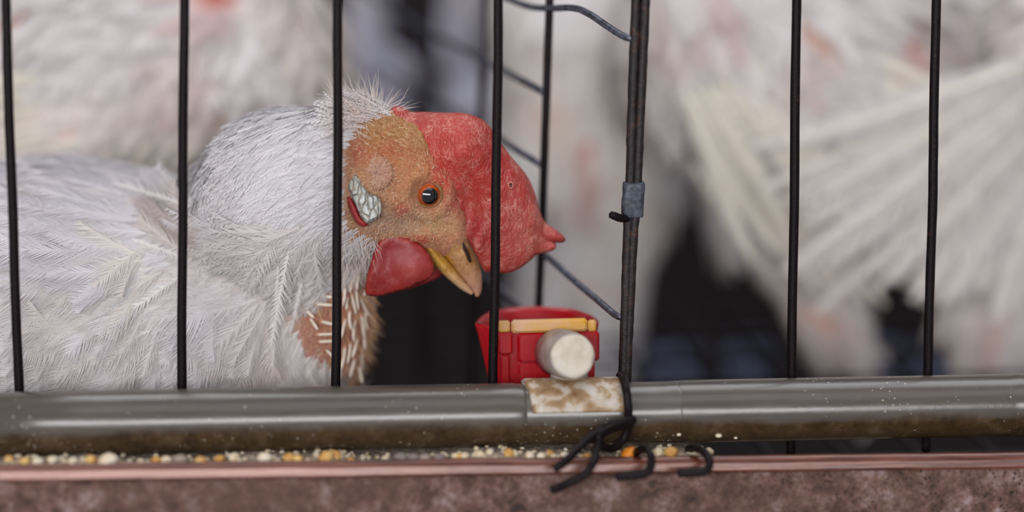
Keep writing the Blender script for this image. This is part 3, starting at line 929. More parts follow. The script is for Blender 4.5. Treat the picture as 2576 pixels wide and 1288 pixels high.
# ------------------------------------------------------------------ feathers
def feathers(root, d, nrm, L, W, nb=14, lift=0.12, droop=0.1, angle=0.62, col=None, rough=0.15, soft=0.7, bent=None, seed=1, shaft=.02, ajit=.12):
    """many feathers at once as barbs on a shaft. root, d, nrm: (n,3); L, W: (n,). Returns verts, tris(as list arrays), normals, colours"""
    r = np.random.default_rng(seed); n = len(root)
    s = np.cross(d, nrm); s /= np.linalg.norm(s, axis=1)[:, None] + 1e-12
    t = (np.arange(nb) + 0.5) / nb
    bend = r.normal(0, 0.16, n) if bent is None else bent
    def spine(tt):
        tt = tt[None, :, None]
        return root[:, None] + d[:, None] * (L[:, None, None] * tt) + nrm[:, None] * (L[:, None, None] * (lift * tt - droop * tt * tt)) + s[:, None] * (L[:, None, None] * bend[:, None, None] * tt * tt)
    prof = np.sin(np.pi * np.clip(t * 0.86 + 0.12, 0, 1)) ** 0.7
    hw = 0.5 / nb
    V, T, N, C = [], [], [], []
    cnt = 0
    for sg in (-1, 1):
        jit = 1 + r.normal(0, rough, (n, nb))
        ang = angle + r.normal(0, ajit, (n, nb))
        out = s[:, None] * (sg * np.cos(ang))[:, :, None] * 1.0 + d[:, None] * (np.sin(ang) * 1.25)[:, :, None]
        ln = (W[:, None] * prof[None] * jit)[:, :, None]
        b0, b1 = spine(np.clip(t - hw, 0, 1)), spine(np.clip(t + hw, 0, 1))
        mid = (b0 + b1) / 2 + out * ln * 0.55 + nrm[:, None] * (ln * 0.03)
        tip = (b0 + b1) / 2 + out * ln + d[:, None] * (ln * 0.25) - nrm[:, None] * (ln * 0.05) + r.normal(0, 0.02, (n, nb, 3)) * ln
        wv = (b1 - b0) * 0.5 * soft
        vv = np.stack([b0, b1, mid - wv, mid + wv, tip], 2).reshape(-1, 3)
        base = np.arange(n * nb)[:, None] * 5 + cnt
        tri = np.concatenate([base + [0, 1, 3], base + [0, 3, 2], base + [2, 3, 4]], 0)
        if sg > 0: tri = tri[:, ::-1]
        V.append(vv); T.append(tri); cnt += len(vv)
        nn = np.repeat((nrm[:, None] * 1.0 + s[:, None] * (sg * 0.25) + d[:, None] * 0.12).repeat(nb, 1)[:, :, None], 5, 2).reshape(-1, 3)
        N.append(nn)
        if col is not None:
            cv = np.repeat(np.repeat(col[:, None], nb, 1)[:, :, None], 5, 2) * (1 + r.normal(0, 0.02, (n, nb, 1, 1)))
            C.append(cv.reshape(-1, 3))
    # shaft ribbon
    ts = np.linspace(0, 1, 5); sp = spine(ts) + nrm[:, None] * (W[:, None, None] * 0.03)
    wd = (W[:, None] * shaft * (1.05 - ts[None]))[:, :, None]
    a, b = sp - s[:, None] * wd, sp + s[:, None] * wd
    vv = np.stack([a, b], 2).reshape(n, 10, 3).reshape(-1, 3)
    base = np.arange(n)[:, None] * 10 + cnt
    for k in range(4):
        T.append(base + [2 * k, 2 * k + 1, 2 * k + 3]); T.append(base + [2 * k, 2 * k + 3, 2 * k + 2])
    V.append(vv); N.append(np.repeat(nrm, 10, 0))
    if col is not None: C.append(np.repeat(col * 1.03, 10, 0))
    V = np.vstack(V); T = np.vstack(T); N = np.vstack(N); N /= np.linalg.norm(N, axis=1)[:, None] + 1e-12
    g = np.cross(V[T[:, 1]] - V[T[:, 0]], V[T[:, 2]] - V[T[:, 0]])
    bad = (g * N[T[:, 0]]).sum(1) < 0
    T[bad] = T[bad][:, ::-1]
    return V, T, N, np.clip(np.vstack(C), 0, 1) if col is not None else None


def flow_field(ctrl, px, py):
    c = np.array(ctrl, float); dx = px[:, None] - c[:, 0]; dy = py[:, None] - c[:, 1]
    w = 1 / (dx * dx + dy * dy + 900) ** 1.6
    d = (w[:, :, None] * (c[:, 2:4] / np.linalg.norm(c[:, 2:4], axis=1)[:, None])).sum(1)
    return d / (np.linalg.norm(d, axis=1)[:, None] + 1e-9)


def scatter(v, nrm, mask, count, ctrl, seed, spread=0.18):
    r = np.random.default_rng(seed)
    idx = np.flatnonzero(mask); idx = r.choice(idx, min(count, len(idx) * 3), replace=len(idx) < count)
    p = v[idx] + r.normal(0, 0.0004, (len(idx), 3)); n = nrm[idx]
    px, py = proj(p)
    fl = flow_field(ctrl, px, py)
    a = r.normal(0, spread, len(idx)); ca, sa = np.cos(a), np.sin(a)
    fl = np.c_[fl[:, 0] * ca - fl[:, 1] * sa, fl[:, 0] * sa + fl[:, 1] * ca]
    d = fl[:, :1] * rgt - fl[:, 1:] * upv
    d = d - n * (d * n).sum(1)[:, None]
    d /= np.linalg.norm(d, axis=1)[:, None] + 1e-9
    return p, d, n, px, py


def white(n, seed, spots=None, px=None, py=None, base=(224, 220, 221), var=0.05, p=None, yellow=0.5):
    r = np.random.default_rng(seed)
    c = np.tile(lin(base), (n, 1)) * (1 + r.normal(0, var, (n, 1)))
    if p is not None:
        w = np.clip((vnoise(p, 28, seed) - 0.42) * 3, 0, 1)[:, None] * yellow
        c = c * (1 - w) + c * np.array([1.0, 0.955, 0.86]) * w
    if spots:
        for (sx, sy, rad, colr, k) in spots:
            w = np.clip(1.25 - np.hypot(px - sx, py - sy) / rad, 0, 1) * k
            w = (w * r.uniform(.5, 1.1, n))[:, None].clip(0, 1)
            c = c * (1 - w) + lin(colr) * w
    return np.clip(c, 0, 0.95)


# ------------------------------------------------------------------ the hen in front
HY = 25.0                                     # depth of the head's mid plane, mm behind the bars
prims = [ell(150, 805, 87, 103, 60, 70), ell(560, 800, 72, 50, 47, 50), ell(745, 835, 58, 27, 33, 30),
         cone((585, 640, 62), 33.5, (745, 490, 44), 31, .9), cone((745, 490, 44), 31, (905, 420, 28), 23.5, .9),
         cone((800, 560, 42), 24, (780, 770, 52), 24, .85)]
head = [cone((905, 420, 27), 22.5, (985, 420, HY), 18.6, .78), cone((985, 425, HY), 18.4, (1048, 472, HY), 14.8, .80),
        cone((1048, 472, HY), 14.8, (1102, 552, HY), 9.4, .84), cone((1102, 552, HY), 9.4, (1132, 602, HY), 6.6, .9),
        cone((970, 500, HY), 13.0, (1060, 575, HY), 7.0, 1.0), cone((890, 540, 28), 16, (960, 520, HY), 13, .9)]
HEN_BASE = (P(170, 800, 85)[0], 0.085, FLOOR_Z)
hen = empty('hen', HEN_BASE)
tag(hen, 'white hen in sharp focus with red floppy comb, looking right behind the bars', 'chicken')
hv, hf, hn = surface_net(prims + head, 0.00105, 0.006)
hp, hq = proj(hv)
# small sculpting on the face: brow ridge, hollow before the eye, eye socket
EYE = (1074, 489)
dist_eye = np.hypot(hp - EYE[0], hq - EYE[1])
disp = 0.0016 * np.exp(-((dist_eye - 52) / 17) ** 2) - 0.0030 * np.exp(-(dist_eye / 30) ** 2)
disp += 0.0012 * np.exp(-(((hp - 1128) / 26) ** 2 + ((hq - 455) / 45) ** 2))
disp -= 0.0016 * np.exp(-(((hp - 1010) / 30) ** 2 + ((hq - 560) / 25) ** 2))
disp += 0.0016 * np.exp(-(((hp - 1060) / 40) ** 2 + ((hq - 592) / 14) ** 2))
fm = (hp > 860) & (hq < 640)
disp = np.where(fm, disp + (vnoise(hv, 420, 2) - .5) * 0.0009, 0)
hv = hv + hn * disp[:, None]
# colour zones of the skin
col = np.where(hp[:, None] > 965, lin((190, 116, 90)), lin((206, 176, 160)))
def zone(cx, cy, rx, ry, c, k=1.0, gate=None):
    global col
    w = np.exp(-(((hp - cx) / rx) ** 2 + ((hq - cy) / ry) ** 2) ** 1.3) * k * (0.65 + 0.7 * vnoise(hv, 300, int(cx)))
    if gate is not None: w = w * gate
    w = np.clip(w, 0, 1)[:, None]; col = col * (1 - w) + lin(c) * w
face = np.clip((hp - 850) / 30, 0, 1) * np.clip((640 - hq) / 30, 0, 1)
col = col * (1 - face[:, None]) + lin((188, 138, 102)) * face[:, None]
zone(990, 330, 130, 60, (164, 112, 48)); zone(1060, 350, 60, 50, (184, 138, 84)); zone(975, 395, 70, 40, (180, 94, 58))
zone(1030, 420, 60, 40, (200, 132, 86)); zone(1110, 430, 34, 70, (204, 80, 66), 1.0); zone(1140, 520, 26, 50, (206, 104, 88), .8)
zone(1010, 500, 40, 60, (192, 128, 88), .8); zone(1080, 570, 80, 34, (200, 158, 112), .9); zone(1010, 560, 50, 34, (164, 136, 116), .9)
zone(950, 560, 40, 40, (176, 146, 130), .8); zone(1060, 598, 40, 12, (200, 92, 72), 1.0); zone(1125, 600, 30, 20, (206, 140, 100), .8)
zone(1010, 530, 16, 22, (206, 104, 84), .7); zone(900, 380, 24, 40, (180, 92, 70), .7); zone(1140, 560, 24, 30, (214, 160, 124), .7)
crop = np.exp(-(((hp - 850) / 120) ** 2 + ((hq - 830) / 130) ** 2) ** 2)
col = col * (1 - crop[:, None]) + lin((190, 128, 110)) * crop[:, None]
bare_m = np.clip(np.maximum(np.maximum(face, crop) * 1.4, (hp > 975) * 1.0), 0, 1)[:, None]
col = col * bare_m + lin((222, 212, 208)) * (1 - bare_m)
add('body', hv, hf, M['skin'], hen, True, np.c_[np.clip(col * 1.05, 0, 1), bare_m])


def face_y(u, v_):
    """y (mm) of the near skin surface at a photo pixel"""
    m = np.hypot(hp - u, hq - v_) < 9
    return float(hv[m][:, 1].min() * 1000) if m.any() else HY


# ---- comb
comb_out = [(984, 272), (1010, 268), (1032, 280), (1065, 281), (1120, 283), (1165, 284), (1205, 296), (1232, 318), (1252, 350), (1272, 375), (1292, 404), (1322, 446),
            (1345, 500), (1362, 548), (1376, 590), (1398, 612), (1397, 626), (1380, 634), (1352, 640), (1335, 655), (1305, 677), (1275, 687), (1240, 684), (1218, 682),
            (1196, 640), (1165, 590), (1120, 540), (1090, 480), (1060, 420), (1030, 370), (1000, 330), (985, 300)]
def comb_y(uv):
    u, w = uv[:, 0], uv[:, 1]
    y = np.full(len(uv), HY - 2.0)
    y -= 10.5 * np.exp(-(((u - 1165) / 75) ** 2 + ((w - 375) / 85) ** 2))          # flops towards the viewer over the brow
    y -= 5.0 * np.exp(-(((u - 1265) / 70) ** 2 + ((w - 520) / 130) ** 2))
    y += 6.0 * np.exp(-(((u - 1182) / 24) ** 2 + ((w - 540) / 70) ** 2))           # crease in front of the face
    y -= 5.5 * np.exp(-(((u - 1196) / 22) ** 2 + ((w - 612) / 42) ** 2))           # small fold by the nostril
    y += 5.0 * np.exp(-(((u - 1375) / 30) ** 2 + ((w - 600) / 40) ** 2))
    return y
def comb_w(uv):
    p3 = np.c_[uv / 1000.0, np.zeros(len(uv))]
    return (vnoise(p3, 38, 4) - .5) * 1.1 + (vnoise(p3, 95, 6) - .5) * 0.5
v, f, uv, side_, dd = inflate(comb_out, 7, 4.6, 52, comb_y, 5, comb_w)
cc = np.tile(lin((178, 52, 44)), (len(v), 1))
w = np.exp(-(((uv[:, 0] - 1190) / 45) ** 2 + ((uv[:, 1] - 590) / 50) ** 2))[:, None]; cc = cc * (1 - w) + lin((156, 32, 42)) * w
w = np.exp(-(((uv[:, 0] - 1340) / 80) ** 2 + ((uv[:, 1] - 600) / 90) ** 2))[:, None] * .7; cc = cc * (1 - w) + lin((180, 92, 82)) * w
w = np.exp(-(((uv[:, 0] - 1050) / 60) ** 2 + ((uv[:, 1] - 295) / 30) ** 2))[:, None] * .6; cc = cc * (1 - w) + lin((150, 70, 62)) * w
comb = add('comb', v, f, M['comb'], hen, True, cc); comb['label'] = 'large floppy red comb with flaky pale lines'
lobe_out = [(1272, 388), (1300, 410), (1328, 446), (1346, 486), (1358, 530), (1372, 560), (1396, 576), (1416, 592), (1423, 604), (1412, 611), (1392, 609), (1360, 602), (1320, 560), (1290, 480)]
v, f, uv, _, _ = inflate(lobe_out, 8, 2.6, 30, lambda q: np.full(len(q), HY + 3.0) - 2.0 * np.exp(-((q[:, 0] - 1400) / 40) ** 2), 5, comb_w)
add('comb_point', v, f, M['comb'], comb, True, np.tile(lin((172, 66, 60)), (len(v), 1)))
# the little scab on the comb
sy_ = float((comb_y(np.array([[1285., 466.]]))[0]) - 4.9)
a = np.linspace(0, 2 * math.pi, 16, endpoint=False); rings = []
for r, dy in ((10, .5), (8.5, -.35), (6, -.45), (4.5, .05), (2, .15)):
    rings.append(np.array([P(1285 + r * .8 * math.cos(q), 466 + r * 1.1 * math.sin(q), sy_ + dy) for q in a]))
v, f = loft(rings); cs = np.tile(lin((206, 120, 104)), (len(v), 1)); cs[48:] = lin((96, 40, 30))
add('scab', v, f, M['quill'], comb, True, cs)

# ---- wattles
wat_out = [(950, 612), (968, 592), (990, 586), (1040, 604), (1072, 628), (1090, 660), (1091, 684), (1078, 702), (1048, 717), (1005, 733), (960, 744), (932, 745), (919, 735), (920, 706), (930, 668), (940, 636)]
def wat_y(base, s):
    def fy(q):
        y = base + s * (q[:, 1] - 590) * 0.018
        return y - s * 2.2 * np.exp(-(((q[:, 0] - 1030) / 60) ** 2 + ((q[:, 1] - 680) / 40) ** 2)) + s * 1.6 * np.exp(-(((q[:, 0] - 975) / 18) ** 2 + ((q[:, 1] - 655) / 60) ** 2))
    return fy
def wat_w(uv):
    p3 = np.c_[uv / 1000.0, np.zeros(len(uv))]
    return (vnoise(p3, 26, 9) - .5) * 1.6 + (vnoise(p3, 70, 8) - .5) * .5
for k, (sh, base) in enumerate((((0, 0), 17.0), ((30, -8), 34.0))):
    v, f, uv, _, dd = inflate([(x + sh[0], y + sh[1]) for x, y in wat_out], 7, 1.9, 26, wat_y(base, 1 if k == 0 else -1), 5, wat_w)
    wc = np.tile(lin((136, 28, 30)), (len(v), 1))
    e = np.clip(1 - dd / 16, 0, 1)[:, None]; wc = wc * (1 - e * .6) + lin((180, 50, 42)) * e * .6
    w = np.exp(-(((uv[:, 0] - 1050) / 55) ** 2 + ((uv[:, 1] - 680) / 42) ** 2))[:, None] * .6; wc = wc * (1 - w) + lin((166, 64, 62)) * w
    o = add('wattle', v, f, M['wattle'], hen, True, wc)

# ---- ear: round tuft and white lobe, on both sides
lob = [(884, 448), (893, 438), (903, 448), (912, 466), (930, 486), (948, 492), (958, 504), (961, 524), (956, 546), (940, 556), (924, 562), (912, 552), (900, 530), (890, 508), (880, 486), (876, 466)]
redl = [(876, 488), (886, 502), (898, 524), (910, 548), (926, 562), (918, 571), (902, 566), (888, 548), (878, 524), (873, 504)]
for s in (0, 1):
    def mir(fy): return (lambda q: fy(q)) if s == 0 else (lambda q: 2 * HY + 4 - fy(q))
    ey0 = min(face_y(x_, y_) for x_, y_ in ((915, 480), (940, 520), (900, 500)))
    tilt = lambda q: ey0 - 0.6 + (q[:, 0] - 920) * 0.004 + np.exp(-((q[:, 0] - 870) / 30) ** 2) * 1.2
    v, f, uv, _, dd = inflate(lob, 5, 2.2, 16, mir(tilt), 5, lambda q: (vnoise(np.c_[q / 1000, np.zeros(len(q))], 75, 12) - .4) * 1.4)
    lc = np.tile(lin((204, 206, 196)), (len(v), 1)); nz = vnoise(np.c_[uv / 1000, np.zeros(len(uv))], 40, 15)[:, None]
    lc = lc * (1 - nz * .5) + lin((168, 180, 182)) * nz * .5
    lo_ = add('ear_lobe', v, f, M['lobe'], hen, True, lc)
    if s == 0: lo_['label'] = 'wrinkled chalky white ear lobe'
    v, f, uv, _, dd = inflate(redl, 6, 1.8, 12, mir(lambda q: tilt(q) + .8), 4)
    add('lobe_edge', v, f, M['wattle'], lo_, True, np.tile(lin((150, 34, 36)), (len(v), 1)))
    tuft = [(948 + 42 * math.cos(q), 436 + 44 * math.sin(q)) for q in np.linspace(0, 2 * math.pi, 14, endpoint=False)]
    v, f, uv, _, dd = inflate(tuft, 6, .9, 42, mir(lambda q: face_y(948, 436) + 0.9 - (q[:, 0] - 948) * .004), 4)
    ed = np.clip(dd / 22, 0, 1)[:, None]; tcv = lin((190, 138, 100)) * (1 - ed) + lin((200, 158, 138)) * ed; w = np.exp(-((uv[:, 0] - 942) / 14) ** 2 - ((uv[:, 1] - 436) / 12) ** 2)[:, None]
    tcv = tcv * (1 - w * .6) + lin((150, 104, 100)) * w * .6
    add('ear_tuft', v, f, M['skin'], hen, True, tcv)

# ---- eyes with lids
for s in (0, 1):
    yb = face_y(*EYE) + 2.2
    c = P(EYE[0] + 1, EYE[1] - 1, yb)
    if s: c = c + np.array([0, 2 * (HY / 1000 - c[1]), 0])
    sg = -1 if s == 0 else 1
    n, m, R = 40, 56, 0.0053
    look = np.array([0.16, sg * 1.0, -0.04]); look /= np.linalg.norm(look)
    e1 = np.cross(look, [0, 0, 1]); e1 /= np.linalg.norm(e1); e2 = np.cross(e1, look)
    rings, cols = [], []
    for i in range(n):
        th = math.pi * (i + .5) / n
        a = np.linspace(0, 2 * math.pi, m, endpoint=False)
        rr = R * (1.0 + 0.05 * math.exp(-(th / .5) ** 2))
        rings.append(c + look * math.cos(th) * rr + (np.cos(a)[:, None] * e1 + np.sin(a)[:, None] * e2) * math.sin(th) * rr)
        deg = math.degrees(th)
        if deg < 30: cl = np.tile(lin((8, 6, 6)), (m, 1))
        elif deg < 34: cl = np.tile(lin((70, 28, 10)), (m, 1))
        elif deg < 58: cl = lin((168, 70, 18)) * (0.75 + 0.5 * rng.random((m, 1))) * (1.0 + 0.35 * np.cos(a - 2.2))[:, None]
        elif deg < 66: cl = np.tile(lin((60, 24, 12)), (m, 1))
        else: cl = np.tile(lin((40, 24, 18)), (m, 1))
        cols.append(cl)
    v, f = loft(rings)
    cols = np.vstack(cols + [lin((8, 6, 6))[None], lin((40, 24, 18))[None]])
    eye = add('eye', v, f, M['eye'], hen, True, np.clip(cols, 0, 1))
    if s == 0: eye['label'] = 'round amber eye with black pupil'
    # lids: rings of skin around the opening, upper lid heavier
    for (ra, rb, minor, dy, c8) in ((36, 32, 5.5, -3.0, (132, 92, 52)), (47, 42, 8.5, -2.4, (166, 126, 72)), (57, 51, 8, -1.2, (170, 120, 74))):
        pts = []
        for q in np.linspace(0, 2 * math.pi, 48, endpoint=True):
            pp = P(EYE[0] + 1 + ra * math.cos(q), EYE[1] - 1 + rb * math.sin(q), yb + dy + 0.6 * math.sin(q * 2) + (0.8 * abs(math.cos(q)) if ra > 40 else 0) + 0.25 * rng.random())
            if s: pp = pp + np.array([0, 2 * (HY / 1000 - pp[1]), 0])
            pts.append(pp)
        v, f = tube(np.array(pts), np.full(48, minor * .000143) * (1 + .12 * rng.random(48)), 10, False)
        add('eyelid', v, f, M['lid'], eye, True, np.tile(lin(c8), (len(v), 1)) * (1 + .25 * (vnoise(v, 900, 3) - .5))[:, None])

# ---- beak
def beak_loft(sts, n=36):
    """stations: px, py, half height px (along the profile normal), half width px"""
    s = catmull(sts, 6); t = np.gradient(s[:, :2], axis=0); t /= np.linalg.norm(t, axis=1)[:, None]
    nr = np.c_[t[:, 1], -t[:, 0]]; a = np.linspace(0, 2 * math.pi, n, endpoint=False); rings, uv = [], []
    for i in range(len(s)):
        u = s[i, 0] + nr[i, 0] * s[i, 2] * np.sin(a); w = s[i, 1] + nr[i, 1] * s[i, 2] * np.sin(a)
        # ridge: narrower towards the culmen
        wid = s[i, 3] * np.cos(a) * np.where(np.sin(a) > 0, 1 - 0.35 * np.sin(a), 1)
        rings.append(np.array([P(x, y, HY + q * .143) for x, y, q in zip(u, w, wid)])); uv.append(np.c_[u, w])
    v, f = loft(rings); uv = np.vstack(uv + [s[:1, :2], s[-1:, :2]]); return v, f, uv
v, f, uv = beak_loft([(1114, 572, 36, 50), (1136, 603, 40, 47), (1157, 635, 36, 41), (1174, 665, 31, 33), (1189, 695, 24, 23), (1198, 719, 15, 14), (1201, 737, 8, 8), (1199, 746, 3.5, 5)])
def beak_col(uv, v3):
    A, T_ = np.array([1114., 572.]), np.array([1199., 746.]); ax_ = T_ - A; ln_ = np.linalg.norm(ax_); ax_ /= ln_
    q = uv - A; sl = q @ ax_ / ln_; pn = q @ np.array([-ax_[1], ax_[0]]) * -1       # pn > 0 towards the culmen
    nz = vnoise(v3, 420, 21) - .5
    c = np.tile(lin((184, 136, 92)), (len(uv), 1)) * (1 + .5 * nz[:, None])
    tip = np.clip((sl - .62) / .3, 0, 1)[:, None]; c = c * (1 - tip) + lin((188, 140, 116)) * tip
    e = np.clip((-pn - 12 + 10 * nz) / 12, 0, 1)[:, None] * np.clip((.80 - sl) / .25, 0, 1)[:, None]
    c = c * (1 - e) + lin((190, 138, 30)) * e
    k = np.clip((.52 + pn * .006 + .35 * nz - sl) / .10, 0, 1)[:, None] * (1 - e * .9)
    return c * (1 - k) + (lin((164, 118, 70)) * (1 + .5 * nz[:, None])) * k
ub = add('upper_beak', v, f, M['beak'], hen, True, beak_col(uv, v)); ub['label'] = 'horn coloured hooked upper beak'
v, f, uv = beak_loft([(1076, 616, 14, 40), (1094, 641, 17, 36), (1117, 669, 17, 30), (1142, 696, 14, 22), (1163, 717, 11, 15), (1179, 730, 8, 9), (1189, 739, 4, 5)])
add('lower_beak', v, f, M['beak'], hen, True, (lin((200, 152, 60)) + np.clip((uv[:, 1] - 670) / 50, 0, 1)[:, None] * (lin((206, 164, 128)) - lin((200, 152, 60)))) * (1 - .2 * vnoise(v, 500, 2))[:, None])
for s in (-1, 1):        # nostril slits with a skin flap
    pts = catmull([(1163, 608), (1168, 622), (1175, 638), (1182, 655), (1184, 660)], 6)
    yy = lambda q: HY + s * (37 - abs(q[1] - 632) * .2) * .143 * .93
    v, f = tube([P(x, y, yy((x, y))) for x, y in pts], np.r_[np.linspace(.0003, .0009, 12), np.linspace(.0009, .0003, len(pts) - 12)], 10)
    add('nostril', v, f, M['hole'], ub)
    v, f = tube([P(x - 9, y + 3, yy((x, y)) - s * -.3) for x, y in pts], np.r_[np.linspace(.0004, .0009, 12), np.linspace(.0009, .0004, len(pts) - 12)], 10)
    add('nostril_flap', v, f, M['beak'], ub, True, np.tile(lin((176, 132, 84)), (len(v), 1)))

# ---- plumage
to_cam = CAM - hv; to_cam /= np.linalg.norm(to_cam, axis=1)[:, None]
facing = (hn * to_cam).sum(1)
inview = (hp > -160) & (hq < 1130) & (facing > -0.45)
CTRL = [(960, 285, -.9, -.35), (900, 275, -1, -.12), (830, 285, -1, .15), (700, 320, -.9, .45), (560, 420, -.72, .7), (800, 430, -.95, .32), (660, 480, -.88, .48),
        (850, 560, -.8, .6), (740, 600, -.75, .65), (620, 620, -.7, .6), (880, 640, -.55, .85), (800, 690, -.45, .9), (700, 720, -.4, .9), (560, 690, -.7, .65),
        (470, 560, -.9, -.3), (380, 480, -.93, -.28), (250, 450, -1, -.15), (300, 560, -1, .0), (120, 560, -1, .05), (420, 640, -.95, .2), (200, 680, -1, .18), (50, 720, -1, .2),
        (400, 760, -.82, .5), (250, 860, -.82, .5), (540, 800, -.55, .8), (640, 860, -.3, .95), (460, 920, -.65, .7), (720, 940, -.2, 1), (820, 950, -.1, 1), (100, 920, -.85, .5), (600, 960, -.35, .9)]
# bare zones: the face and the plucked crop
bare_face = poly_inside(np.array([(985, 292), (940, 305), (905, 335), (885, 380), (872, 440), (868, 500), (880, 560), (905, 580), (945, 596), (1000, 640), (1300, 760), (1300, 200), (1000, 262)]), np.c_[hp, hq])
bare_crop = poly_inside(np.array([(742, 760), (770, 735), (840, 725), (900, 690), (960, 640), (990, 760), (990, 990), (880, 985), (858, 915), (815, 892), (770, 866), (748, 820)]), np.c_[hp, hq])
# neck / body split along the crease
def neck_side(px, py): return (py < 470 + (px - 480) * 0.98) & (px > 455) & (py < 760)
nk = neck_side(hp, hq)
okm = inview & ~bare_face & ~bare_crop
allV, allT, allN, allC, off = [], [], [], [], 0
def layer(mask, count, Lr, Wr, nb, lift, droop, seed, spread=.18, angle=.62, soft=.7, base=(224, 220, 221), yellow=.4, taper=None, rough=.16, jit=.12):
    global off
    p, d, n, px, py = scatter(hv, hn, mask, count, CTRL, seed, spread)
    r = np.random.default_rng(seed + 50); L = r.uniform(*Lr, len(p)) / 1000; W = r.uniform(*Wr, len(p)) / 1000
    if taper is not None:
        k = taper(px, py); L = L * k; W = W * k
    c = white(len(p), seed, [(520, 600, 60, (150, 112, 92), .55), (545, 640, 40, (140, 110, 88), .5), (640, 690, 45, (170, 146, 122), .4), (270, 510, 40, (178, 160, 140), .4),
                             (300, 900, 70, (178, 166, 164), .4), (660, 810, 40, (186, 150, 128), .35), (790, 740, 45, (140, 110, 100), .5), (930, 300, 40, (196, 160, 138), .55)], px, py, base, .045, p, yellow)
    V, T, N, C = feathers(p, d, n, L, W, nb, lift, droop, angle, c, rough, soft, None, seed, .02, jit)
    allV.append(V); allT.append(T + off); allN.append(N); allC.append(C); off += len(V)
# down and contour feathers of the body, hackle of the neck
layer(okm & ~nk, 2300, (16, 27), (8, 12), 34, .08, .09, 11, .20, .95, .8, yellow=.45, rough=.08, jit=.05)
layer(okm & ~nk & (hq > 600), 1500, (14, 26), (7, 11), 34, .14, .15, 12, .38, 1.0, .6, yellow=.7, rough=.12, jit=.08)
layer(okm & ~nk & (hq < 680), 900, (26, 38), (8, 11), 44, .08, .09, 13, .15, .95, .8, (220, 215, 218), .25, None, .07, .05)
tp = lambda px, py: np.clip(1.08 - (px - 480) / 620, .42, 1)
layer(okm & nk, 6500, (12, 19), (3.0, 4.4), 9, .08, .08, 14, .09, 1.12, .8, (229, 226, 228), .25, tp)
layer(okm & nk, 2600, (13, 22), (2.2, 3.4), 9, .13, .12, 15, .15, 1.12, .6, (231, 229, 231), .2, tp)
# fringe where the neck hackle ends and at the crown
layer(okm & nk & (hq > 560) & (hp < 830), 1100, (20, 32), (4, 6), 16, .13, .15, 16, .3, 1.05, .45)
layer(okm & (hp > 860) & (hq < 330), 260, (8, 15), (.8, 1.5), 8, .35, .2, 17, .4, .9, .5)
pl = add('plumage', np.vstack(allV), np.vstack(allT), M['feather'], hen, True, np.vstack(allC), np.vstack(allN))
pl['kind'] = 'stuff'

# single feathers that stand out from the plumage
def lone(px0, py0, px1, py1, W, nb=26, name='feather', parent=None, lift=.04, proud=1.5, ang=.85, soft=.3, colr=(232, 228, 224), y0=None, y1=None, mesh=(hv, hp, hq), droop=.05):
    if y0 is None:
        y0 = face_y(px0, py0) - proud; y1 = face_y(px1, py1) - proud
    a, b = P(px0, py0, y0), P(px1, py1, y1); d = b - a; L = np.linalg.norm(d); d /= L
    n = np.cross(d, np.cross(-fwd, d)); n = -n if n @ fwd > 0 else n; n /= np.linalg.norm(n)
    V, T, N, C = feathers(a[None], d[None], n[None], np.array([L]), np.array([W / 1000]), nb, lift, droop, ang, lin(colr)[None], .2, soft, np.array([rng.normal(0, .05)]), int(px0 + py0), .035)
    return add(name, V, T, M['feather'], parent or hen, True, C, N)
for q in ((378, 832, 190, 905, 4.2), (430, 880, 175, 945, 3.6), (330, 925, 270, 985, 2.2), (725, 640, 672, 900, 5.0), (700, 660, 690, 850, 3.5), (760, 700, 735, 840, 3.2), (790, 640, 820, 760, 3),
          (560, 660, 640, 735, 3), (330, 600, 470, 648, 4), (640, 330, 500, 450, 2.2), (460, 690, 260, 830, 4.5), (240, 770, 130, 820, 3.5), (600, 900, 470, 960, 4), (560, 545, 420, 470, 3.4), (480, 520, 250, 440, 4.2)):
    lone(*q)

# quills of the plucked crop
qs = [(790, 765, 840, 768), (806, 808, 850, 818), (795, 842, 850, 840), (800, 860, 842, 858), (868, 720, 862, 770), (884, 735, 896, 790), (896, 725, 902, 780), (905, 745, 928, 795), (880, 780, 884, 830),
      (895, 800, 890, 860), (908, 790, 916, 850), (870, 800, 858, 850), (916, 830, 918, 880), (900, 850, 886, 900), (882, 860, 874, 915), (868, 870, 858, 930), (910, 880, 908, 940), (892, 900, 880, 950),
      (920, 780, 924, 830), (888, 700, 880, 735), (905, 690, 898, 730), (875, 745, 872, 780), (860, 905, 852, 960), (780, 800, 800, 830), (770, 780, 790, 800), (820, 880, 838, 900), (812, 745, 838, 748), (902, 920, 912, 965), (925, 720, 915, 745), (860, 830, 850, 870)]
for i, (x0, y0, x1, y1) in enumerate(qs):
    ya, yb_ = face_y(x0, y0), face_y(x1, y1)
    if ya == HY: ya = 40
    if yb_ == HY: yb_ = ya
    pts = catmull([P(x0, y0, ya + .4), P((x0 + x1) / 2 + rng.normal(0, 1.5), (y0 + y1) / 2, (ya + yb_) / 2 - 1.4), P(x1, y1, yb_ - 2.6)], 5)
    v, f = tube(pts, np.array([.00055, .0006, .0006, .0006, .00058, .0006, .00062, .0006, .00055, .0004, .00018]) * (0.9 + .3 * rng.random()), 7)
    c = np.tile(lin((228, 214, 196)), (len(v), 1)); c[:14] = lin((206, 150, 120))
    add('pin_feather', v, f, M['quill'], hen, True, c)

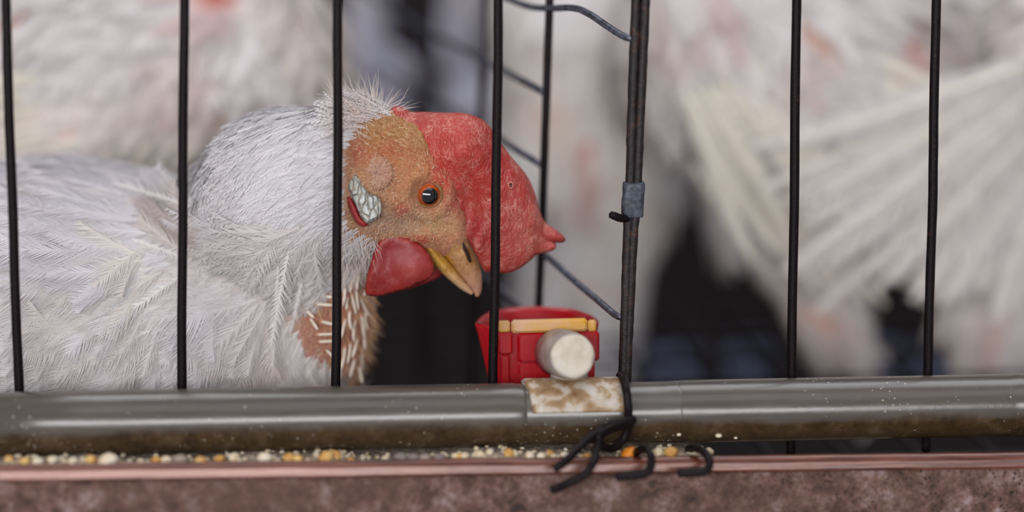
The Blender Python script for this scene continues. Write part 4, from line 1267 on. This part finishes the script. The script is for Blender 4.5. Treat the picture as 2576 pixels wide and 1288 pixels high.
# bristles and wisps on the face
def fibres(name, roots, dirs, L, wid, colr, parent, jit=.25, seed=3):
    r = np.random.default_rng(seed); n = len(roots); d = dirs + r.normal(0, jit, (n, 3)); d /= np.linalg.norm(d, axis=1)[:, None]
    s = np.cross(d, -fwd[None] + r.normal(0, .3, (n, 3))); s /= np.linalg.norm(s, axis=1)[:, None]
    cv = r.normal(0, .25, (n, 3)) * L[:, None]
    p0, p1, p2 = roots, roots + d * L[:, None] * .55 + cv * .2, roots + d * L[:, None] + cv * .7
    w = wid[:, None]; V = np.stack([p0 - s * w, p0 + s * w, p1 - s * w * .7, p1 + s * w * .7, p2], 1).reshape(-1, 3)
    b = np.arange(n)[:, None] * 5; T = np.concatenate([b + [0, 1, 3], b + [0, 3, 2], b + [2, 3, 4]], 0)
    C = np.repeat(colr, 5, 0)
    o = add(name, V, T, M['quill'], parent, True, C); o['kind'] = 'stuff'; return o
fmask = np.flatnonzero(bare_face & (hp < 1150) & (hq > 285) & (facing > -.1) & (np.hypot(hp - EYE[0], hq - EYE[1]) > 42) & (hq < 600))
idx = rng.choice(fmask, 1500); fl = flow_field([(1120, 400, -.3, -.9), (1000, 320, -.9, -.3), (930, 420, -.9, .2), (1000, 520, -.7, .6), (1100, 580, -.6, .3)], hp[idx], hq[idx])
dd3 = fl[:, :1] * rgt - fl[:, 1:] * upv; dd3 = dd3 + hn[idx] * .55
pal = np.array([lin((212, 168, 120)), lin((196, 140, 90)), lin((226, 200, 170))])
fibres('face_bristles', hv[idx], dd3, rng.uniform(.8, 2.4, 1500) / 1000, rng.uniform(.05, .10, 1500) / 1000, pal[rng.integers(0, 3, 1500)], hen, .3)
# fluffy wisps over the back of the crown and behind the jaw
wm = np.flatnonzero(okm & (hp > 850) & ((hq < 345) | ((hq > 560) & (hq < 700))) & (facing > -.4)); idx = rng.choice(wm, 900)
fl = flow_field([(930, 280, -.3, -.5), (985, 300, .6, .25), (880, 260, -.7, -.5), (930, 330, .2, .4), (930, 600, -.2, 1), (890, 660, -.3, 1)], hp[idx], hq[idx])
dd3 = fl[:, :1] * rgt - fl[:, 1:] * upv + hn[idx] * .35
fibres('crown_wisps', hv[idx], dd3, rng.uniform(4, 11, 900) / 1000, rng.uniform(.05, .11, 900) / 1000, np.tile(lin((226, 212, 202)), (900, 1)) * rng.uniform(.8, 1.05, (900, 1)), hen, .4, 5)


cm = np.flatnonzero(bare_crop & (facing > -.3) & (hp > 735) & (hp < 940)); idx = rng.choice(cm, 700)
fl = flow_field([(780, 780, -.2, 1), (880, 800, .1, 1), (800, 860, -.6, .8), (920, 850, .2, 1)], hp[idx], hq[idx])
dd3 = fl[:, :1] * rgt - fl[:, 1:] * upv + hn[idx] * .5
fibres('crop_down', hv[idx], dd3, rng.uniform(2, 7, 700) / 1000, rng.uniform(.05, .13, 700) / 1000, pal[rng.integers(0, 3, 700)] * rng.uniform(.8, 1.1, (700, 1)), hen, .45, 8)
th = rng.uniform(0, 6.283, 340); rr_ = rng.uniform(4, 44, 340)
rts = np.array([P(948 + r * math.cos(q), 436 + r * math.sin(q), face_y(948, 436) - .1 + .6 * (r / 44) ** 2) for r, q in zip(rr_, th)])
dd3 = np.cos(th)[:, None] * rgt - np.sin(th)[:, None] * upv - fwd * .35
fibres('ear_hairs', rts, dd3, rng.uniform(1.2, 2.6, 340) / 1000, rng.uniform(.04, .09, 340) / 1000, np.array([lin((220, 180, 154)), lin((196, 150, 120))])[rng.integers(0, 2, 340)], hen, .25, 9)


# ------------------------------------------------------------------ hens behind
def bg_hen(label, prims, base_px, ctrl, spots, seed, count, Lr=(22, 36), Wr=(5, 8), h=0.004, k=0.012, skin=(206, 178, 168), base=(226, 220, 218), nb=12, clipf=None):
    b = P(*base_px); root = empty('hen', (b[0], b[1], FLOOR_Z)); tag(root, label, 'chicken', 'white hens in the cages behind')
    v, f, n = surface_net(prims, h, k, .012); px, py = proj(v)
    c = np.tile(lin(skin), (len(v), 1))
    for (sx, sy, rad, colr, kk) in spots or []:
        w = (np.clip(1.3 - np.hypot(px - sx, py - sy) / rad, 0, 1) * kk)[:, None]; c = c * (1 - w) + lin(colr) * w
    add('body', v, f, M['bskin'], root, True, c)
    tc = CAM - v; tc /= np.linalg.norm(tc, axis=1)[:, None]; fc = (n * tc).sum(1)
    m = (fc > -.35) & (px > -260) & (px < 2840) & (py > -260) & (py < 1100)
    if clipf is not None: m &= clipf(px, py)
    p, d, nn, qx, qy = scatter(v, n, m, count, ctrl, seed, .16)
    r = np.random.default_rng(seed); keep = np.ones(len(p), bool)
    for (sx, sy, rad, colr, kk) in spots or []:
        keep &= ~((np.hypot(qx - sx, qy - sy) < rad * .75) & (r.random(len(p)) < .92 * kk))
    p, d, nn, qx, qy = p[keep], d[keep], nn[keep], qx[keep], qy[keep]
    L = r.uniform(*Lr, len(p)) / 1000; W = r.uniform(*Wr, len(p)) / 1000
    cl = white(len(p), seed, [(a, b_, rd, cc_, kk) for a, b_, rd, cc_, kk in (spots or [])], qx, qy, base, .07, p, .7)
    V, T, N, C = feathers(p, d, nn, L, W, nb, .1, .08, .5, cl, .15, .8, None, seed)
    o = add('plumage', V, T, M['feather'], root, True, C, N); o['kind'] = 'stuff'
    return root


def quill_feather(root, p0, p1, W, nb=30, bend=0.0, colr=(226, 220, 212), ang=.75, name='flight_feather', soft=.95, nrm=None):
    a, b = P(*p0), P(*p1); d = b - a; L = np.linalg.norm(d); d /= L
    n = -fwd + (nrm if nrm is not None else 0); n = n - d * (n @ d); n /= np.linalg.norm(n)
    V, T, N, C = feathers(a[None], d[None], n[None], np.array([L]), np.array([W / 1000]), nb, .05, .06, ang, lin(colr)[None], .06, soft, np.array([bend]), int(abs(p0[0]) + p0[1]))
    # a pale solid shaft
    t = np.linspace(0, 1, 8); s = np.cross(d, n); sp = a + np.outer(t * L, d) + np.outer((.05 * t - .06 * t * t) * L, n) + np.outer(bend * t * t * L, s) + n * .0006
    v2, f2 = tube(sp, np.linspace(.0011, .0004, 8), 6)
    o = add(name, V, T, M['feather'], root, True, C, N)
    add('shaft', v2, f2, M['quill'], o, True, np.tile(lin((232, 226, 208)), (len(v2), 1)))
    return o


RED, TAN, BRN = (176, 84, 72), (190, 152, 120), (120, 92, 80)
left = bg_hen('white hen out of focus behind the sharp hen, its body filling the upper left',
              [ell(330, 170, 235, 98, 50, 62, -6), ell(690, 190, 240, 28, 42, 40), cone((620, 60, 240), 34, (560, -160, 240), 22), ell(120, 330, 215, 55, 30, 45), cone((-200, 300, 235), 30, (-420, 360, 235), 8)],
              (330, 800, 235), [(100, 380, -.86, .5), (400, 400, -.62, .78), (600, 400, -.5, .85), (300, 150, -.85, .5), (700, 200, -.4, .9), (100, 100, -.7, .6), (800, 300, -.2, 1)],
              [(545, -22, 62, RED, 1.0), (55, 52, 38, (190, 120, 100), .9), (500, 170, 90, (206, 170, 160), .6), (620, 230, 60, (196, 152, 140), .6), (590, 205, 40, TAN, .6), (850, 190, 60, TAN, .4)], 61, 1500, (20, 34), (5, 8))
J = lambda a: float(rng.normal(0, a))
for i in range(11):          # wing quills lying back along the flank
    x0, y0 = 360 - i * 14 + J(22), 322 - i * 15 + J(8)
    quill_feather(left, (x0, y0, 182), (40 - i * 20 + J(30), 440 - i * 22 + J(8), 166 + J(1.5)), 3.6, 26, .02 + J(.03), tuple(np.array((226, 219, 204)) + J(6)))
for i in range(6):
    quill_feather(left, (540 - i * 62 + J(12), 290 + J(14), 184), (450 - i * 70 + J(14), 450 + J(10), 168 + J(2)), 4.2, 24, .03 + J(.02), tuple(np.array((220, 210, 198)) + J(6)))

mid = bg_hen('white hen with bare reddish patches, out of focus between partition and rusty upright',
             [cone((1500, 60, 340), 48, (1480, 420, 332), 45.5, .9), cone((1480, 420, 332), 45.5, (1455, 780, 326), 29, .9), cone((1455, 760, 326), 29, (1500, 980, 326), 17.5, .9), cone((1520, 60, 340), 43, (1620, -200, 346), 32)],
             (1480, 900, 330), [(1400, 200, -.2, 1), (1500, 500, .1, 1), (1650, 400, .25, 1), (1500, 800, .1, 1)],
             [(1480, 370, 48, (190, 96, 92), .9), (1375, 465, 50, (150, 92, 84), .8), (1380, 60, 60, (190, 160, 168), .6), (1460, 480, 40, (196, 130, 118), .6), (1420, 290, 50, TAN, .5), (1640, 270, 50, TAN, .4),
              (1670, 480, 50, (196, 176, 140), .5), (1330, 260, 60, (190, 160, 148), .5), (1430, 690, 50, (170, 146, 124), .5), (1540, 680, 30, (176, 150, 120), .5)], 71, 1000, (18, 30), (5, 8), base=(251, 247, 246))

right = bg_hen('white hen turned away with streaked folded wing, out of focus right of the rusty upright',
               [ell(2060, 200, 240, 82, 64, 62, -18), ell(1760, 130, 240, 40, 44, 44), ell(2370, 40, 262, 62, 46, 46), cone((1960, 480, 232), 36, (2070, 770, 228), 15, .9), cone((2070, 770, 228), 15, (2165, 925, 225), 7), cone((2250, 420, 240), 36, (2330, 560, 240), 22),
                cone((1780, 90, 245), 36, (1700, -200, 250), 24)],
               (2050, 900, 235), [(1800, 200, .6, .8), (1900, 400, .65, .75), (2000, 600, .6, .8), (2150, 900, .45, .9), (2200, 200, .7, .6), (1720, 300, .4, .9), (2300, 100, .8, .3)],
               [(1775, 5, 62, RED, 1.0), (1970, 78, 52, (214, 128, 74), 1.0), (2245, 45, 95, (128, 92, 84), 1.0), (2215, 165, 85, (190, 96, 82), 1.0), (2310, 270, 60, (180, 84, 66), 1.0), (2060, 790, 50, (206, 140, 116), .8),
                (1700, 210, 40, TAN, .4), (1640, 30, 40, (190, 120, 110), .5), (2120, 900, 50, (206, 160, 150), .7)], 81, 1700, (22, 36), (5, 8))
for i in range(20):          # folded wing: flight feathers side by side
    x0, y0 = 1715 + i * 19 + J(12), 236 - i * 7 + J(14)
    quill_feather(right, (x0, y0, 186), (x0 + 200 + i * 8 + J(26), y0 + 395 - i * 12 + J(32), 172 + J(2)), 6.5, 28, -.06 + J(.03), tuple(np.array((228, 221, 208)) + J(9)))
for i in range(12):          # second row hanging lower
    x0, y0 = 1745 + i * 30 + J(14), 390 + i * 12 + J(20)
    quill_feather(right, (x0, y0, 190), (x0 + 190 + J(24), y0 + 320 - i * 10 + J(36), 182 + J(2)), 5.6, 26, -.05 + J(.03), tuple(np.array((218, 209, 200)) + J(8)))
def legs(root, pts, r0, r1, colr=(206, 164, 140)):
    p = catmull([P(*q) for q in pts], 8); v, f = tube(p, np.linspace(r0, r1, len(p)), 12)
    add('leg', v, f, M['leg'], root, True, np.tile(lin(colr), (len(v), 1)))
legs(right, [(2120, 850, 226), (2165, 925, 224), (2190, 985, 222)], .009, .006)

far = bg_hen('white hen at the right edge, its long tail fanned down across the cage',
             [ell(2860, 130, 215, 70, 50, 50, 10), ell(2710, 160, 188, 26, 32, 24), cone((2600, 520, 225), 40, (2510, 760, 222), 25), cone((2510, 770, 222), 22, (2480, 900, 220), 11), cone((2760, 420, 225), 50, (2700, 800, 225), 30)],
             (2700, 900, 220), [(2500, 300, -.5, .9), (2550, 700, -.4, .9), (2600, 150, -.8, .5), (2500, 850, -.2, 1)],
             [(2500, 770, 42, (206, 150, 126), .8), (2550, 240, 60, (190, 170, 160), .4)], 91, 800, (20, 34), (5, 8))
for i in range(24):          # fanned tail
    t_ = i / 23.0
    ang_ = math.radians(159 - 60 * t_)
    x0, y0 = 2640 + 60 * t_ + J(10), 122 + 220 * t_ + J(10)
    ln_ = min(760 * (1 + J(.06)), (735 + 60 * t_ + J(25) - y0) / math.sin(ang_))
    quill_feather(far, (x0, y0, 172 + t_ * 24), (x0 + math.cos(ang_) * ln_, y0 + math.sin(ang_) * ln_, 150 + J(5) + t_ * 22), 12 + J(1.5), 40, .05 + J(.03), tuple(np.array((220, 214, 210)) + J(10)), .85, 'tail_feather')
legs(far, [(2480, 860, 220), (2470, 930, 218), (2460, 985, 216)], .010, .006)

# far hens and the barn behind them, only dim shapes through the gap
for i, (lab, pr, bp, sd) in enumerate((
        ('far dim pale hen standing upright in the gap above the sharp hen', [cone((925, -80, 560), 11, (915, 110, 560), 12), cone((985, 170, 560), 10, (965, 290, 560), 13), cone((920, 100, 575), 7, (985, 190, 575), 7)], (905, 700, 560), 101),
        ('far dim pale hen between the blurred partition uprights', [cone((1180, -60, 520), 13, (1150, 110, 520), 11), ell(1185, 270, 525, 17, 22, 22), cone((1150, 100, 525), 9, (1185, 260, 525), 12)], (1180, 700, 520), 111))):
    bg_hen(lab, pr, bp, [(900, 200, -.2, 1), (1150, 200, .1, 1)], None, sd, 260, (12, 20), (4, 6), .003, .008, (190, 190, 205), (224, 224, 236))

# ---- wire floor of the cages
fl = empty('cage_floor', (0.1, 0.3, FLOOR_Z)); tag(fl, 'dark wire mesh floor under the hens in the shade', 'cage floor')
rod0 = None
for i in range(15):
    y = 0.012 + i * 0.046
    if rod0 is None:
        v, f = tube([np.array([-.30, y, FLOOR_Z]), np.array([.55, y, FLOOR_Z])], .0014, 8); rod0 = add('floor_wire', v, f, M['bar'], fl)
    else:
        o = rod0.copy(); COL.objects.link(o); o.parent = fl; o.location = (0, i * .046, 0)
rod1 = None
for i in range(28):
    x = -.28 + i * 0.03
    if rod1 is None:
        v, f = tube([np.array([x, .01, FLOOR_Z - .0025]), np.array([x, .66, FLOOR_Z - .0025])], .0014, 8); rod1 = add('floor_wire', v, f, M['bar'], fl)
    else:
        o = rod1.copy(); COL.objects.link(o); o.parent = fl; o.location = (i * .03, 0, 0)

# ---- made-up pale blue strips standing in for far daylight through slats
for i, (x0, x1, y0, y1) in enumerate(((1600, 1640, 880, 1000), (1680, 1745, 870, 1000), (1850, 1915, 860, 1000), (2205, 2250, 860, 1000), (2320, 2390, 870, 1000))):
    a, b = P(x0, y0, 690), P(x1, y1, 690)
    t = np.linspace(0, 1, 9); xs_ = a[0] + (b[0] - a[0]) * t; yw = .69 + .006 * np.sin(t * 9 + i)
    rings = [np.vstack([np.c_[xs_, yw, np.full(9, z)], np.c_[xs_[::-1], yw[::-1] + .002, np.full(9, z)]]) for z in np.linspace(b[2], a[2], 6)]
    v, f = loft(rings); o = add('daylight_strip', v, f, M['daylight_blue'])
    tag(o, ('leftmost', 'second from left', 'middle', 'fourth from left', 'rightmost')[i] + ' dim pale blue painted daylight strip far behind, low above the pipe', 'sheeting', 'pale painted daylight strips far behind')
